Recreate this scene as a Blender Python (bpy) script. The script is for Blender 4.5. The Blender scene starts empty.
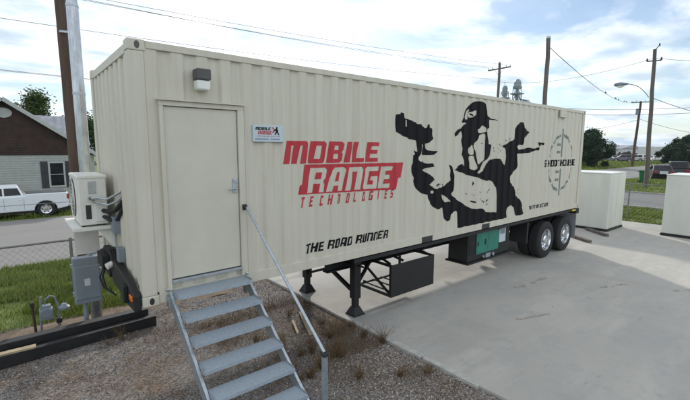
import bpy, bmesh, math, random
from mathutils import Vector, Matrix, noise
random.seed(7)
sc = bpy.context.scene
C = sc.collection
PI = math.pi

# ------------------------------------------------------------------ materials
def new_mat(name):
    m = bpy.data.materials.new(name); m.use_nodes = True
    nt = m.node_tree
    return m, nt, nt.nodes['Principled BSDF']

def mat(name, col, rough=0.6, metal=0.0, var=0.12, scale=6.0, bump=0.0, bscale=60.0, col2=None, streak=0.0, spec=0.5, detail=6.0):
    """principled material whose base colour wanders between two tones (dirt and wear) with optional bump"""
    m, nt, b = new_mat(name)
    N, L = nt.nodes, nt.links
    tc = N.new('ShaderNodeTexCoord')
    no = N.new('ShaderNodeTexNoise'); no.inputs['Scale'].default_value = scale; no.inputs['Detail'].default_value = detail
    no.inputs['Roughness'].default_value = 0.65
    if streak:
        mp = N.new('ShaderNodeMapping'); mp.inputs['Scale'].default_value = (1, 1, streak)
        L.new(tc.outputs['Object'], mp.inputs['Vector']); L.new(mp.outputs['Vector'], no.inputs['Vector'])
    else:
        L.new(tc.outputs['Object'], no.inputs['Vector'])
    rp = N.new('ShaderNodeValToRGB')
    c2 = col2 or tuple(c*(1-var*2.2) for c in col)
    rp.color_ramp.elements[0].position = 0.3; rp.color_ramp.elements[0].color = (*c2, 1)
    rp.color_ramp.elements[1].position = 0.62; rp.color_ramp.elements[1].color = (*col, 1)
    L.new(no.outputs['Fac'], rp.inputs['Fac']); L.new(rp.outputs['Color'], b.inputs['Base Color'])
    b.inputs['Roughness'].default_value = rough; b.inputs['Metallic'].default_value = metal
    b.inputs['Specular IOR Level'].default_value = spec
    if bump:
        n2 = N.new('ShaderNodeTexNoise'); n2.inputs['Scale'].default_value = bscale; n2.inputs['Detail'].default_value = 4
        L.new(tc.outputs['Object'], n2.inputs['Vector'])
        bp = N.new('ShaderNodeBump'); bp.inputs['Strength'].default_value = bump; bp.inputs['Distance'].default_value = 0.02
        L.new(n2.outputs['Fac'], bp.inputs['Height']); L.new(bp.outputs['Normal'], b.inputs['Normal'])
    return m

def island_mat(name, cols, rough=0.8, trans=0.0):
    """each loose piece of the mesh gets its own tone"""
    m, nt, b = new_mat(name)
    N, L = nt.nodes, nt.links
    g = N.new('ShaderNodeNewGeometry'); rp = N.new('ShaderNodeValToRGB')
    els = rp.color_ramp.elements
    for i, c in enumerate(cols):
        p = i/(len(cols)-1)
        if i == 0: e = els[0]
        elif i == len(cols)-1: e = els[-1]
        else: e = els.new(p)
        e.position = p; e.color = (*c, 1)
    L.new(g.outputs['Random Per Island'], rp.inputs['Fac']); L.new(rp.outputs['Color'], b.inputs['Base Color'])
    b.inputs['Roughness'].default_value = rough; b.inputs['Specular IOR Level'].default_value = 0.25
    if trans:
        t = N.new('ShaderNodeBsdfTranslucent'); L.new(rp.outputs['Color'], t.inputs['Color'])
        mx = N.new('ShaderNodeMixShader'); mx.inputs['Fac'].default_value = trans
        L.new(b.outputs[0], mx.inputs[1]); L.new(t.outputs[0], mx.inputs[2])
        L.new(mx.outputs[0], N['Material Output'].inputs['Surface'])
    return m

M = {}
CREAM = (0.575, 0.545, 0.458)
def cream_mat():
    m, nt, b = new_mat('cream_paint'); N, L = nt.nodes, nt.links
    tc = N.new('ShaderNodeTexCoord')
    mp = N.new('ShaderNodeMapping'); mp.inputs['Scale'].default_value = (5, 5, 0.35); L.new(tc.outputs['Object'], mp.inputs['Vector'])
    n1 = N.new('ShaderNodeTexNoise'); n1.inputs['Scale'].default_value = 1.6; n1.inputs['Detail'].default_value = 8; n1.inputs['Roughness'].default_value = .7
    L.new(mp.outputs['Vector'], n1.inputs['Vector'])
    r1 = N.new('ShaderNodeValToRGB'); r1.color_ramp.elements[0].position = .28; r1.color_ramp.elements[0].color = (.50, .468, .385, 1)
    r1.color_ramp.elements[1].position = .6; r1.color_ramp.elements[1].color = (*CREAM, 1)
    L.new(n1.outputs['Fac'], r1.inputs['Fac'])
    n2 = N.new('ShaderNodeTexNoise'); n2.inputs['Scale'].default_value = 9; n2.inputs['Detail'].default_value = 10; n2.inputs['Roughness'].default_value = .75
    L.new(tc.outputs['Object'], n2.inputs['Vector'])
    r2 = N.new('ShaderNodeValToRGB'); r2.color_ramp.elements[0].position = .675; r2.color_ramp.elements[0].color = (0, 0, 0, 1)
    r2.color_ramp.elements[1].position = .75; r2.color_ramp.elements[1].color = (1, 1, 1, 1)
    L.new(n2.outputs['Fac'], r2.inputs['Fac'])
    mx = N.new('ShaderNodeMixRGB'); mx.inputs['Color2'].default_value = (.33, .24, .15, 1)
    L.new(r2.outputs['Color'], mx.inputs['Fac']); L.new(r1.outputs['Color'], mx.inputs['Color1'])
    L.new(mx.outputs['Color'], b.inputs['Base Color']); b.inputs['Roughness'].default_value = .5
    bp = N.new('ShaderNodeBump'); bp.inputs['Strength'].default_value = .12; bp.inputs['Distance'].default_value = .02
    n3 = N.new('ShaderNodeTexNoise'); n3.inputs['Scale'].default_value = 2.5; L.new(tc.outputs['Object'], n3.inputs['Vector'])
    L.new(n3.outputs['Fac'], bp.inputs['Height']); L.new(bp.outputs['Normal'], b.inputs['Normal'])
    return m
M['cream'] = cream_mat()
M['door'] = mat('door_paint', (.56, .535, .45), .45, var=.04, scale=2)
M['ac_white'] = mat('ac_casing_paint', (.72, .71, .66), .5, var=.05, scale=8)
M['black'] = mat('black_steel_paint', (.010, .010, .011), .6, var=.2, scale=9, bump=.1)
M['rubber'] = mat('tyre_rubber', (.018, .018, .019), .85, var=.15, scale=12, bump=.2)
M['alu'] = mat('polished_aluminium', (.72, .73, .75), .22, 1.0, var=.05)
M['galv'] = mat('galvanised_steel', (.47, .51, .55), .42, .75, var=.12, scale=22, bump=.1)
M['tread'] = mat('stair_tread_steel', (.40, .46, .52), .5, .35, var=.10, scale=38, bump=.5, bscale=110, detail=9.0)
M['galvpole'] = mat('galvanised_pole_steel', (.52, .55, .58), .27, .9, var=.22, scale=5, streak=.4)
M['grey_box'] = mat('grey_enamel', (.20, .235, .27), .45, var=.06)
M['darkgrey'] = mat('dark_plastic', (.03, .03, .032), .5)
M['wood_pole'] = mat('creosoted_wood', (.105, .066, .05), .85, var=.25, scale=5, streak=.12, bump=.5, bscale=25)
M['grey_pole'] = mat('weathered_pole_wood', (.15, .13, .115), .88, var=.22, scale=5, streak=.12, bump=.5, bscale=25)
M['timber'] = mat('black_timber', (.014, .013, .013), .7, var=.3, scale=8, bump=.3)
M['plank'] = mat('pale_plank_wood', (.42, .33, .21), .8, var=.2, scale=9, bump=.3)
M['red'] = mat('red_vinyl', (.46, .02, .035), .45, var=.05)
M['vblack'] = mat('black_vinyl', (.009, .008, .010), .75, var=.1, spec=.2)
M['vgrey'] = mat('grey_green_vinyl', (.17, .21, .195), .5, var=.1)
M['signwhite'] = mat('sign_panel_white', (.50, .58, .63), .4, var=.03)
M['signblue'] = mat('sign_blue_ink', (.12, .2, .36), .5)
M['lampglass'] = mat('lamp_lens_glass', (.75, .76, .72), .3, var=.03)
M['bronze'] = mat('lamp_housing_bronze', (.085, .085, .085), .5)
M['green_panel'] = mat('green_enamel', (.018, .19, .135), .45, var=.1, scale=5)
M['orange'] = mat('orange_marker_lens', (.75, .16, .02), .3)
M['yellow'] = mat('yellow_reflector', (.7, .55, .05), .4)
M['flap'] = mat('grey_mudflap', (.25, .26, .28), .6, var=.1)
M['boxwhite'] = mat('pale_locker_paint', (.64, .645, .585), .5, var=.07, scale=1.3, streak=.3)
M['boxcap'] = mat('locker_top_paint', (.72, .73, .68), .5, var=.04)
M['binweed'] = mat('bin_green_plastic', (.012, .11, .045), .5)
M['truckwhite'] = mat('white_car_paint', (.66, .69, .72), .22, var=.03)
M['glass'] = mat('dark_window_glass', (.012, .014, .017), .06, var=.02)
M['glass'].node_tree.nodes['Principled BSDF'].inputs['Specular IOR Level'].default_value = .3
M['cardark'] = mat('dark_car_paint', (.022, .012, .016), .2, var=.03)
M['carblack'] = mat('black_car_paint', (.013, .014, .018), .18, var=.03)
M['taillight'] = mat('red_lamp_lens', (.35, .012, .01), .25)
M['headlight'] = mat('clear_lamp_lens', (.7, .72, .75), .15)
M['plate'] = mat('plate_white', (.6, .62, .66), .4)
M['copper'] = mat('pipe_insulation_black', (.02, .02, .021), .8)
M['brass'] = mat('valve_brass', (.45, .42, .36), .4, .8)
M['fence'] = mat('dull_fence_steel', (.22, .22, .21), .6, .5, var=.15)
M['wire'] = mat('wire_black', (.06, .065, .075), .7)
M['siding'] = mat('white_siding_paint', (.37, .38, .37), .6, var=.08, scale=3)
M['brownwood'] = mat('weathered_brown_boards', (.052, .026, .021), .85, var=.3, scale=2.5, col2=(.022, .014, .014), bump=.3)
M['metalroof'] = mat('metal_roof_sheet', (.42, .42, .44), .45, .35, var=.15, scale=2)
M['trim'] = mat('white_trim', (.42, .43, .43), .5, var=.1)
M['shutter'] = mat('dark_shutter', (.03, .03, .036), .6)
M['leaf'] = island_mat('leaf_green', [(.018, .042, .008), (.05, .09, .016), (.095, .14, .03)], .6, .25)
M['leafdark'] = island_mat('leaf_dark_green', [(.010, .028, .010), (.024, .052, .018), (.045, .075, .026)], .65, .15)
M['leafred'] = island_mat('brush_brown_green', [(.04, .025, .018), (.07, .05, .03), (.05, .06, .025)], .8, .1)
M['bark'] = mat('bark', (.09, .07, .055), .9, var=.3, bump=.5, bscale=30)
M['grass'] = island_mat('grass_blade', [(.06, .11, .014), (.11, .17, .024), (.17, .215, .04), (.26, .24, .09)], .6, .35)
M['straw'] = island_mat('dry_straw', [(.16, .10, .05), (.27, .18, .09), (.10, .06, .035), (.13, .10, .05)], .8, .2)
M['stone'] = island_mat('crushed_stone', [(.11, .10, .09), (.23, .20, .18), (.34, .31, .28), (.20, .15, .12), (.28, .26, .25), (.50, .47, .43)], .85)
M['silo'] = mat('elevator_steel', (.23, .27, .29), .5, .5, var=.1)
M['farwhite'] = mat('far_white_paint', (.62, .62, .62), .5)
M['fargrey'] = mat('far_grey_paint', (.16, .15, .18), .5)
M['kerb'] = mat('kerb_concrete', (.36, .34, .31), .85, var=.2, scale=4, bump=.2)

# ------------------------------------------------------------------ mesh helpers
class MB:
    def __init__(s): s.v = []; s.f = []; s.mi = []; s.pc = []
    def add(s, vs, fs, m=0):
        o = len(s.v); s.pc.append((vs, fs, m)); s.v += [tuple(v) for v in vs]; s.f += [tuple(i+o for i in f) for f in fs]; s.mi += [m]*len(fs); return s
    def box(s, x0, x1, y0, y1, z0, z1, m=0):
        return s.add([(x0,y0,z0),(x1,y0,z0),(x1,y1,z0),(x0,y1,z0),(x0,y0,z1),(x1,y0,z1),(x1,y1,z1),(x0,y1,z1)],
                     [(0,3,2,1),(4,5,6,7),(0,1,5,4),(1,2,6,5),(2,3,7,6),(3,0,4,7)], m)
    def bar(s, a, b, w, h, up=(0,0,1), m=0):
        """rectangular bar from a to b, w across and h along 'up'"""
        a, b = Vector(a), Vector(b); d = (b-a).normalized(); u = Vector(up)
        r = d.cross(u).normalized(); u = r.cross(d).normalized()
        vs = []
        for p in (a, b):
            for i, j in ((-1,-1),(1,-1),(1,1),(-1,1)): vs.append(p + r*(i*w/2) + u*(j*h/2))
        return s.add(vs, [(0,1,2,3),(7,6,5,4),(0,4,5,1),(1,5,6,2),(2,6,7,3),(3,7,4,0)], m)
    def cyl(s, a, b, r0, r1=None, n=12, m=0, cap=True):
        a, b = Vector(a), Vector(b); r1 = r0 if r1 is None else r1
        d = (b-a).normalized(); t = Vector((0,0,1)) if abs(d.z) < .9 else Vector((1,0,0))
        r = d.cross(t).normalized(); u = d.cross(r)
        vs = []
        for p, rr in ((a, r0), (b, r1)):
            for i in range(n):
                q = 2*PI*i/n; vs.append(p + r*(math.cos(q)*rr) + u*(math.sin(q)*rr))
        fs = [(i, (i+1) % n, n+(i+1) % n, n+i) for i in range(n)]
        if cap: fs += [tuple(reversed(range(n))), tuple(range(n, 2*n))]
        return s.add(vs, fs, m)
    def tube(s, pts, r, n=8, m=0):
        pts = [Vector(p) for p in pts]; vs = []; ref = Vector((.13, .21, .97)).normalized()
        for k, p in enumerate(pts):
            d = (pts[min(k+1, len(pts)-1)] - pts[max(k-1, 0)]).normalized()
            a = d.cross(ref)
            if a.length < .05: a = d.cross(Vector((1, 0, 0)))
            a.normalize(); u = d.cross(a); rr = r[k] if isinstance(r, (list, tuple)) else r
            for i in range(n):
                q = 2*PI*i/n; vs.append(p + a*(math.cos(q)*rr) + u*(math.sin(q)*rr))
        fs = []
        for k in range(len(pts)-1):
            for i in range(n): fs.append((k*n+i, k*n+(i+1) % n, (k+1)*n+(i+1) % n, (k+1)*n+i))
        fs += [tuple(reversed(range(n))), tuple(range((len(pts)-1)*n, len(pts)*n))]
        return s.add(vs, fs, m)
    def prism(s, poly, y0, y1, m=0, axis='y'):
        """extrude a 2D outline (x,z) from y0 to y1 (or (y,z) along x, or (x,y) along z)"""
        f = {'y': lambda p, t: (p[0], t, p[1]), 'x': lambda p, t: (t, p[0], p[1]), 'z': lambda p, t: (p[0], p[1], t)}[axis]
        n = len(poly)
        vs = [f(p, y0) for p in poly] + [f(p, y1) for p in poly]
        return s.add(vs, [tuple(range(n)), tuple(reversed(range(n, 2*n)))] + [(i, n+i, n+(i+1) % n, (i+1) % n) for i in range(n)], m)
    def lathe(s, prof, c, axis='y', n=28, m=0):
        """prof: list of (radius, offset along axis)"""
        vs = []
        for r, t in prof:
            for i in range(n):
                q = 2*PI*i/n; a, b = math.cos(q)*r, math.sin(q)*r
                vs.append({'y': (c[0]+a, c[1]+t, c[2]+b), 'z': (c[0]+a, c[1]+b, c[2]+t), 'x': (c[0]+t, c[1]+a, c[2]+b)}[axis])
        fs = []
        for k in range(len(prof)-1):
            for i in range(n): fs.append((k*n+i, k*n+(i+1) % n, (k+1)*n+(i+1) % n, (k+1)*n+i))
        return s.add(vs, fs, m)
    def each(s, name, mats, parent, **k):
        """every added shape becomes a part of its own"""
        out = []
        for vs, fs, m in s.pc:
            q = MB(); q.add(vs, fs, m); out.append(q.build(name, mats, parent, **k))
        return out
    def build(s, name, mats, parent=None, bevel=0, smooth=False, at=(0, 0, 0)):
        me = bpy.data.meshes.new(name)
        me.from_pydata([(v[0]-at[0], v[1]-at[1], v[2]-at[2]) for v in s.v], [], s.f)
        for m in (mats if isinstance(mats, (list, tuple)) else [mats]): me.materials.append(m)
        me.polygons.foreach_set('material_index', s.mi)
        bm = bmesh.new(); bm.from_mesh(me); bmesh.ops.recalc_face_normals(bm, faces=bm.faces); bm.to_mesh(me); bm.free()
        if smooth:
            for p in me.polygons: p.use_smooth = True
            try: me.set_sharp_from_angle(angle=math.radians(35))
            except Exception: pass
        me.update()
        o = bpy.data.objects.new(name, me); C.objects.link(o)
        if parent: o.parent = parent; o.matrix_parent_inverse = Matrix.Identity(4)
        if at != (0, 0, 0): o.location = at
        if bevel:
            b = o.modifiers.new('bevel', 'BEVEL'); b.width = bevel; b.segments = 2; b.limit_method = 'ANGLE'; b.angle_limit = math.radians(40)
        return o

def tag(o, label=None, cat=None, group=None, kind=None):
    if label: o['label'] = label
    if cat: o['category'] = cat
    if group: o['group'] = group
    if kind: o['kind'] = kind
    return o
def thing(name, label, cat, loc=(0, 0, 0), rz=0, group=None):
    o = bpy.data.objects.new(name, None); C.objects.link(o); o.empty_display_size = .2
    o.location = loc; o.rotation_euler = (0, 0, rz)
    return tag(o, label, cat, group)
def copy_tree(o, parent=None):
    c = o.copy(); C.objects.link(c)
    if parent: c.parent = parent; c.matrix_parent_inverse = Matrix.Identity(4)
    for ch in [x for x in bpy.data.objects if x.parent == o]: copy_tree(ch, c)
    return c

# ------------------------------------------------------------------ camera, sun, sky
CAM = Vector((-1.006, -4.688, 2.971)); yaw, pit, rol = 0.696, 0.128, 0.003
cam = bpy.data.cameras.new('camera'); co = bpy.data.objects.new('camera', cam); C.objects.link(co)
F = Vector((math.sin(yaw)*math.cos(pit), math.cos(yaw)*math.cos(pit), -math.sin(pit)))
R = Vector((math.cos(yaw), -math.sin(yaw), 0)); U = R.cross(F)
R2 = R*math.cos(rol) + U*math.sin(rol); U2 = -R*math.sin(rol) + U*math.cos(rol)
mw = Matrix((R2, U2, -F)).transposed().to_4x4(); mw.translation = CAM
co.matrix_world = mw
cam.sensor_width = 36; cam.lens = 399.56/690*36; cam.clip_end = 20000; cam.clip_start = .05
sc.camera = co

SUN_AZ, SUN_EL = math.radians(35), math.radians(25.5)      # azimuth from +Y towards +X
sdir = Vector((math.sin(SUN_AZ)*math.cos(SUN_EL), math.cos(SUN_AZ)*math.cos(SUN_EL), math.sin(SUN_EL)))
sl = bpy.data.lights.new('sun', 'SUN'); sl.energy = 2.6; sl.angle = math.radians(3); sl.color = (1, .95, .87)
so = bpy.data.objects.new('sun', sl); C.objects.link(so); so.rotation_euler = sdir.to_track_quat('Z', 'Y').to_euler()
so.location = (0, 0, 40)

w = bpy.data.worlds.new('World'); sc.world = w; w.use_nodes = True
nt = w.node_tree; N, L = nt.nodes, nt.links
bg = N['Background']
sky = N.new('ShaderNodeTexSky'); sky.sky_type = 'NISHITA'; sky.sun_disc = False
sky.sun_elevation = SUN_EL; sky.sun_rotation = SUN_AZ; sky.air_density = 1.0; sky.dust_density = .3; sky.ozone_density = 2.5
tc = N.new('ShaderNodeTexCoord'); sx = N.new('ShaderNodeSeparateXYZ'); L.new(tc.outputs['Generated'], sx.inputs[0])
zc = N.new('ShaderNodeMath'); zc.operation = 'MAXIMUM'; zc.inputs[1].default_value = 0.0; L.new(sx.outputs['Z'], zc.inputs[0])
zp = N.new('ShaderNodeMath'); zp.operation = 'ADD'; zp.inputs[1].default_value = .12; L.new(zc.outputs[0], zp.inputs[0])
dx = N.new('ShaderNodeMath'); dx.operation = 'DIVIDE'; L.new(sx.outputs['X'], dx.inputs[0]); L.new(zp.outputs[0], dx.inputs[1])
dy = N.new('ShaderNodeMath'); dy.operation = 'DIVIDE'; L.new(sx.outputs['Y'], dy.inputs[0]); L.new(zp.outputs[0], dy.inputs[1])
cb = N.new('ShaderNodeCombineXYZ'); L.new(dx.outputs[0], cb.inputs['X']); L.new(dy.outputs[0], cb.inputs['Y'])
mp = N.new('ShaderNodeMapping'); mp.inputs['Rotation'].default_value = (0, 0, math.radians(38)); mp.inputs['Scale'].default_value = (.8, 1.0, 1)
mp.inputs['Location'].default_value = (3.7, 1.3, 0)
L.new(cb.outputs[0], mp.inputs['Vector'])
n1 = N.new('ShaderNodeTexNoise'); n1.inputs['Scale'].default_value = 1.25; n1.inputs['Detail'].default_value = 12; n1.inputs['Roughness'].default_value = .58
n1.inputs['Distortion'].default_value = .35
L.new(mp.outputs[0], n1.inputs['Vector'])
cr = N.new('ShaderNodeValToRGB'); cr.color_ramp.elements[0].position = .40; cr.color_ramp.elements[0].color = (.16,)*3 + (1,)
cr.color_ramp.elements[1].position = .54; cr.color_ramp.elements[1].color = (1, 1, 1, 1)
L.new(n1.outputs['Fac'], cr.inputs['Fac'])
n2 = N.new('ShaderNodeTexNoise'); n2.inputs['Scale'].default_value = 2.3; n2.inputs['Detail'].default_value = 10; L.new(mp.outputs[0], n2.inputs['Vector'])
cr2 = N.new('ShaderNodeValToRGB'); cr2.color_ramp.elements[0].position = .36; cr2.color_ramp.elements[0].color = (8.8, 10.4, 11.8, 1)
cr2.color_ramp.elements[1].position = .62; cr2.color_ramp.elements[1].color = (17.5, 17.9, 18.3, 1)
L.new(n2.outputs['Fac'], cr2.inputs['Fac'])
# cloud brightens round the sun by forward scatter; raised behind camera as added fill
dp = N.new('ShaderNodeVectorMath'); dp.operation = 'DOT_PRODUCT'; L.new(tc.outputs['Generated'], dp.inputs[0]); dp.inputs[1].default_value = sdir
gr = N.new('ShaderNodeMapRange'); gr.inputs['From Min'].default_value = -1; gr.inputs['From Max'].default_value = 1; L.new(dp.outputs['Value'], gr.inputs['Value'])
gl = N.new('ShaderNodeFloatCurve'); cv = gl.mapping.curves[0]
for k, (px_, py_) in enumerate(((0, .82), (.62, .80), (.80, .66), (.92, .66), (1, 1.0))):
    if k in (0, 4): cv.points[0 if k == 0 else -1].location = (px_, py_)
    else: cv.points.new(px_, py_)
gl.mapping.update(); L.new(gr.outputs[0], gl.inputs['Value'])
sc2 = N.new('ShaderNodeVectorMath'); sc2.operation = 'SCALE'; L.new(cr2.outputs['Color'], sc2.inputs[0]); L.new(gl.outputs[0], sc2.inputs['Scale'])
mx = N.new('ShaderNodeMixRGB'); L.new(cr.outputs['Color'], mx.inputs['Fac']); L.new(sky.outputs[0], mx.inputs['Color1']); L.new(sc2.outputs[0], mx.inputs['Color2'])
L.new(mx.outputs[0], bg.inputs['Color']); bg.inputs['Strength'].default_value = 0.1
sc.view_settings.view_transform = 'Standard'; sc.view_settings.look = 'None'; sc.view_settings.gamma = 1; sc.view_settings.use_curve_mapping = False
sc.view_settings.exposure = 0.3

# ------------------------------------------------------------------ ground sheets
def sheet(name, x0, x1, y0, y1, z, m, nx=1, ny=1, fn=None):
    b = MB(); vs = []
    for j in range(ny+1):
        for i in range(nx+1):
            x = x0+(x1-x0)*i/nx; y = y0+(y1-y0)*j/ny
            vs.append((x, y, z+(fn(x, y) if fn else 0)))
    b.add(vs, [(j*(nx+1)+i, j*(nx+1)+i+1, (j+1)*(nx+1)+i+1, (j+1)*(nx+1)+i) for j in range(ny) for i in range(nx)])
    o = b.build(name, m, smooth=bool(fn)); tag(o, kind='structure'); return o

def ramp_mat(name, layers, rough=.9, bump=.3, bscale=80, vor=None, spec=.3):
    """layers: list of (noise scale, lo, hi, colour) painted over each other by noise; first is the base colour"""
    m, nt, b = new_mat(name); N, L = nt.nodes, nt.links
    tc = N.new('ShaderNodeTexCoord'); cur = None
    for k, (s, lo, hi, c, *st) in enumerate(layers):
        rgb = N.new('ShaderNodeRGB'); rgb.outputs[0].default_value = (*c, 1)
        if cur is None: cur = rgb.outputs[0]; continue
        n = N.new('ShaderNodeTexNoise'); n.inputs['Scale'].default_value = s; n.inputs['Detail'].default_value = 8; n.inputs['Roughness'].default_value = .68
        mp = N.new('ShaderNodeMapping'); mp.inputs['Location'].default_value = (k*7.3, k*3.1, k)
        if st: mp.inputs['Scale'].default_value = st[0]; mp.inputs['Rotation'].default_value = (0, 0, st[1])
        L.new(tc.outputs['Object'], mp.inputs['Vector']); L.new(mp.outputs[0], n.inputs['Vector'])
        mr = N.new('ShaderNodeMapRange'); mr.inputs['From Min'].default_value = lo; mr.inputs['From Max'].default_value = hi
        L.new(n.outputs['Fac'], mr.inputs['Value'])
        mx = N.new('ShaderNodeMixRGB'); L.new(mr.outputs[0], mx.inputs['Fac']); L.new(cur, mx.inputs['Color1']); L.new(rgb.outputs[0], mx.inputs['Color2'])
        cur = mx.outputs[0]
    h = N.new('ShaderNodeTexNoise'); h.inputs['Scale'].default_value = bscale; h.inputs['Detail'].default_value = 5
    L.new(tc.outputs['Object'], h.inputs['Vector']); hh = h.outputs['Fac']
    if vor:
        v = N.new('ShaderNodeTexVoronoi'); v.inputs['Scale'].default_value = vor; L.new(tc.outputs['Object'], v.inputs['Vector'])
        sp = N.new('ShaderNodeSeparateXYZ'); L.new(v.outputs['Color'], sp.inputs[0])
        mr = N.new('ShaderNodeMapRange'); mr.inputs['To Min'].default_value = .45; mr.inputs['To Max'].default_value = 1.65; L.new(sp.outputs['X'], mr.inputs['Value'])
        ml = N.new('ShaderNodeMixRGB'); ml.blend_type = 'MULTIPLY'; ml.inputs['Fac'].default_value = 1
        cc = N.new('ShaderNodeCombineXYZ')
        for i in range(3): L.new(mr.outputs[0], cc.inputs[i])
        L.new(cur, ml.inputs['Color1']); L.new(cc.outputs[0], ml.inputs['Color2']); cur = ml.outputs[0]
        inv = N.new('ShaderNodeMath'); inv.operation = 'SUBTRACT'; inv.inputs[0].default_value = 1; L.new(v.outputs['Distance'], inv.inputs[1]); hh = inv.outputs[0]
    L.new(cur, b.inputs['Base Color']); b.inputs['Roughness'].default_value = rough; b.inputs['Specular IOR Level'].default_value = spec
    bp = N.new('ShaderNodeBump'); bp.inputs['Strength'].default_value = bump; bp.inputs['Distance'].default_value = .02
    L.new(hh, bp.inputs['Height']); L.new(bp.outputs['Normal'], b.inputs['Normal'])
    return m
m_ground = ramp_mat('turf', [(0, 0, 0, (.11, .155, .03)), (.25, .4, .65, (.17, .19, .06)), (3, .45, .7, (.075, .12, .022)), (.9, .58, .75, (.22, .19, .095))], bump=.6, bscale=25)
m_gravel = ramp_mat('gravel_and_dirt', [(0, 0, 0, (.21, .19, .175)), (.55, .45, .60, (.18, .13, .095)), (2.2, .52, .70, (.135, .095, .068)), (1.3, .52, .7, (.23, .215, .21), (.5, 2.2, 1), .25), (14, .55, .75, (.07, .05, .035))], bump=.9, vor=55)
m_slab = ramp_mat('slab_concrete', [(0, 0, 0, (.415, .39, .345)), (.3, .42, .6, (.335, .318, .288)), (.8, .5, .68, (.475, .445, .39), (.35, 1.8, 1), .5), (.5, .56, .72, (.35, .31, .265), (1.6, .3, 1), .2), (2.6, .58, .74, (.30, .295, .285)), (1.7, .52, .64, (.355, .345, .325)), (6, .62, .72, (.24, .215, .185), (.5, 1.5, 1), .8), (14, .70, .76, (.13, .12, .115)), (38, .42, .75, (.39, .38, .36))], rough=.8, bump=.12, bscale=45)
m_road = ramp_mat('worn_asphalt', [(0, 0, 0, (.195, .185, .175)), (.35, .4, .62, (.23, .215, .20), (.3, 2, 1), 0), (1.5, .55, .7, (.15, .145, .14)), (40, .4, .7, (.22, .21, .20))], bump=.25, bscale=90)
m_roadb = ramp_mat('grey_asphalt', [(0, 0, 0, (.155, .155, .155)), (.35, .4, .62, (.185, .18, .175), (2, .3, 1), 0), (40, .4, .7, (.14, .14, .14))], bump=.25, bscale=90)
m_hill = ramp_mat('far_hills', [(0, 0, 0, (.055, .075, .05)), (.004, .4, .6, (.09, .10, .06)), (.02, .5, .6, (.03, .05, .03))], bump=0)

def gfn(x, y):
    n = noise.noise(Vector((x*.8, y*.8, 0)))*.018 + noise.noise(Vector((x*3.5, y*3.5, 4)))*.008
    ruts = -.02*math.exp(-((y-(1.15-.12*x))/.12)**2) - .018*math.exp(-((y-(2.0-.12*x))/.13)**2) if x < 1 else 0
    return n + ruts
sheet('ground', -6000, 6000, -6000, 6000, -.085, m_ground)
sheet('gravel_yard', -12, 3.33, -14, 3.75, -.045, m_gravel, 200, 230, gfn)
slab = MB(); slab.box(3.335, 18.6, -26, 6.4, -.3, 0)
tag(slab.build('concrete_yard', m_slab, bevel=.012), kind='structure')
RA = (8.35, 16.9); RB = (24.2, 32.6)
sheet('road', -160, 260, RA[0], RA[1], -.07, m_road)
sheet('side_road', RB[0], RB[1], -120, RA[0]-.001, -.066, m_roadb)
def kerb(name, pts):
    b = MB()
    for a, c in zip(pts[:-1], pts[1:]): b.bar((a[0], a[1], -.05), (c[0], c[1], -.05), .15, .16)
    tag(b.build(name, M['kerb'], bevel=.015), kind='structure')
b = MB(); rr_ = random.Random(2); y = 1.75
while y > -2.0:
    ln = rr_.uniform(.35, .9)
    if y > -1.35 or rr_.random() < .4: b.box(3.29+rr_.uniform(-.01, .012), 3.336, y-ln, y, -.06, .0045); b.box(3.337, 3.385+rr_.uniform(-.015, .02), y-ln, y, .0005, .0045)
    y -= ln+rr_.uniform(.0, .05)
tag(b.build('slab_lip', mat('pale_lip_concrete', (.47, .46, .42), .85, var=.15, scale=9, bump=.3)), kind='structure')
b = MB(); rs = random.Random(5)
for (xa, ya), (xb, yb), w0 in (((7.15, -.68), (8.45, -.80), .05), ((8.45, -1.78), (9.3, -2.12), .04), ((9.6, -2.9), (10.3, -3.3), .05), ((5.6, -1.5), (6.3, -1.75), .03)):
    n = 14
    for k in range(n):
        if rs.random() < .22: continue
        t0, t1 = k/n, (k+rs.uniform(.5, .95))/n; q0 = Vector((xa+(xb-xa)*t0, ya+(yb-ya)*t0, .0045)); q1 = Vector((xa+(xb-xa)*t1, ya+(yb-ya)*t1, .0045))
        nn = Vector((-(yb-ya), xb-xa, 0)).normalized()*w0*rs.uniform(.5, 1.3); jj = nn*rs.uniform(-.8, .8)
        b.add([q0-nn+jj, q1-nn*.6+jj, q1+nn+jj, q0+nn*.5+jj], [(0, 1, 2, 3)])
tag(b.build('rust_stains', mat('rust_stain', (.365, .325, .28), .85, var=.1, scale=20)), kind='structure')
kerb('kerb_verge', [(RB[0]-.08, -100), (RB[0]-.08, RA[0]-1.5), (RB[0]-1.4, RA[0]-.1), (14, RA[0]-.1)])
kerb('kerb_east', [(RB[1]+.08, -100), (RB[1]+.08, RA[0]-1.5), (RB[1]+1.6, RA[0]-.1), (44, RA[0]-.1)])
# dirt patch by the meter, a low mound
b = MB(); vs = []; n = 30
for j in range(n+1):
    for i in range(n*2+1):
        x = -3.2+5.6*i/(n*2); y = 3.05+1.35*j/n
        e = max(0, 1-abs((y-3.40-.10*math.sin(x*2.3))/.50)**2.5)
        vs.append((x, y, -.10+.085*e+.03*noise.noise(Vector((x*3, y*3, 2)))*e))
b.add(vs, [(j*(2*n+1)+i, j*(2*n+1)+i+1, (j+1)*(2*n+1)+i+1, (j+1)*(2*n+1)+i) for j in range(n) for i in range(2*n)])
m_dirt = ramp_mat('bare_dirt', [(0, 0, 0, (.20, .145, .10)), (2, .45, .65, (.14, .105, .07)), (9, .5, .7, (.24, .18, .13))], bump=.7, bscale=40)
tag(b.build('dirt_bank', m_dirt, smooth=True), kind='structure')
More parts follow.
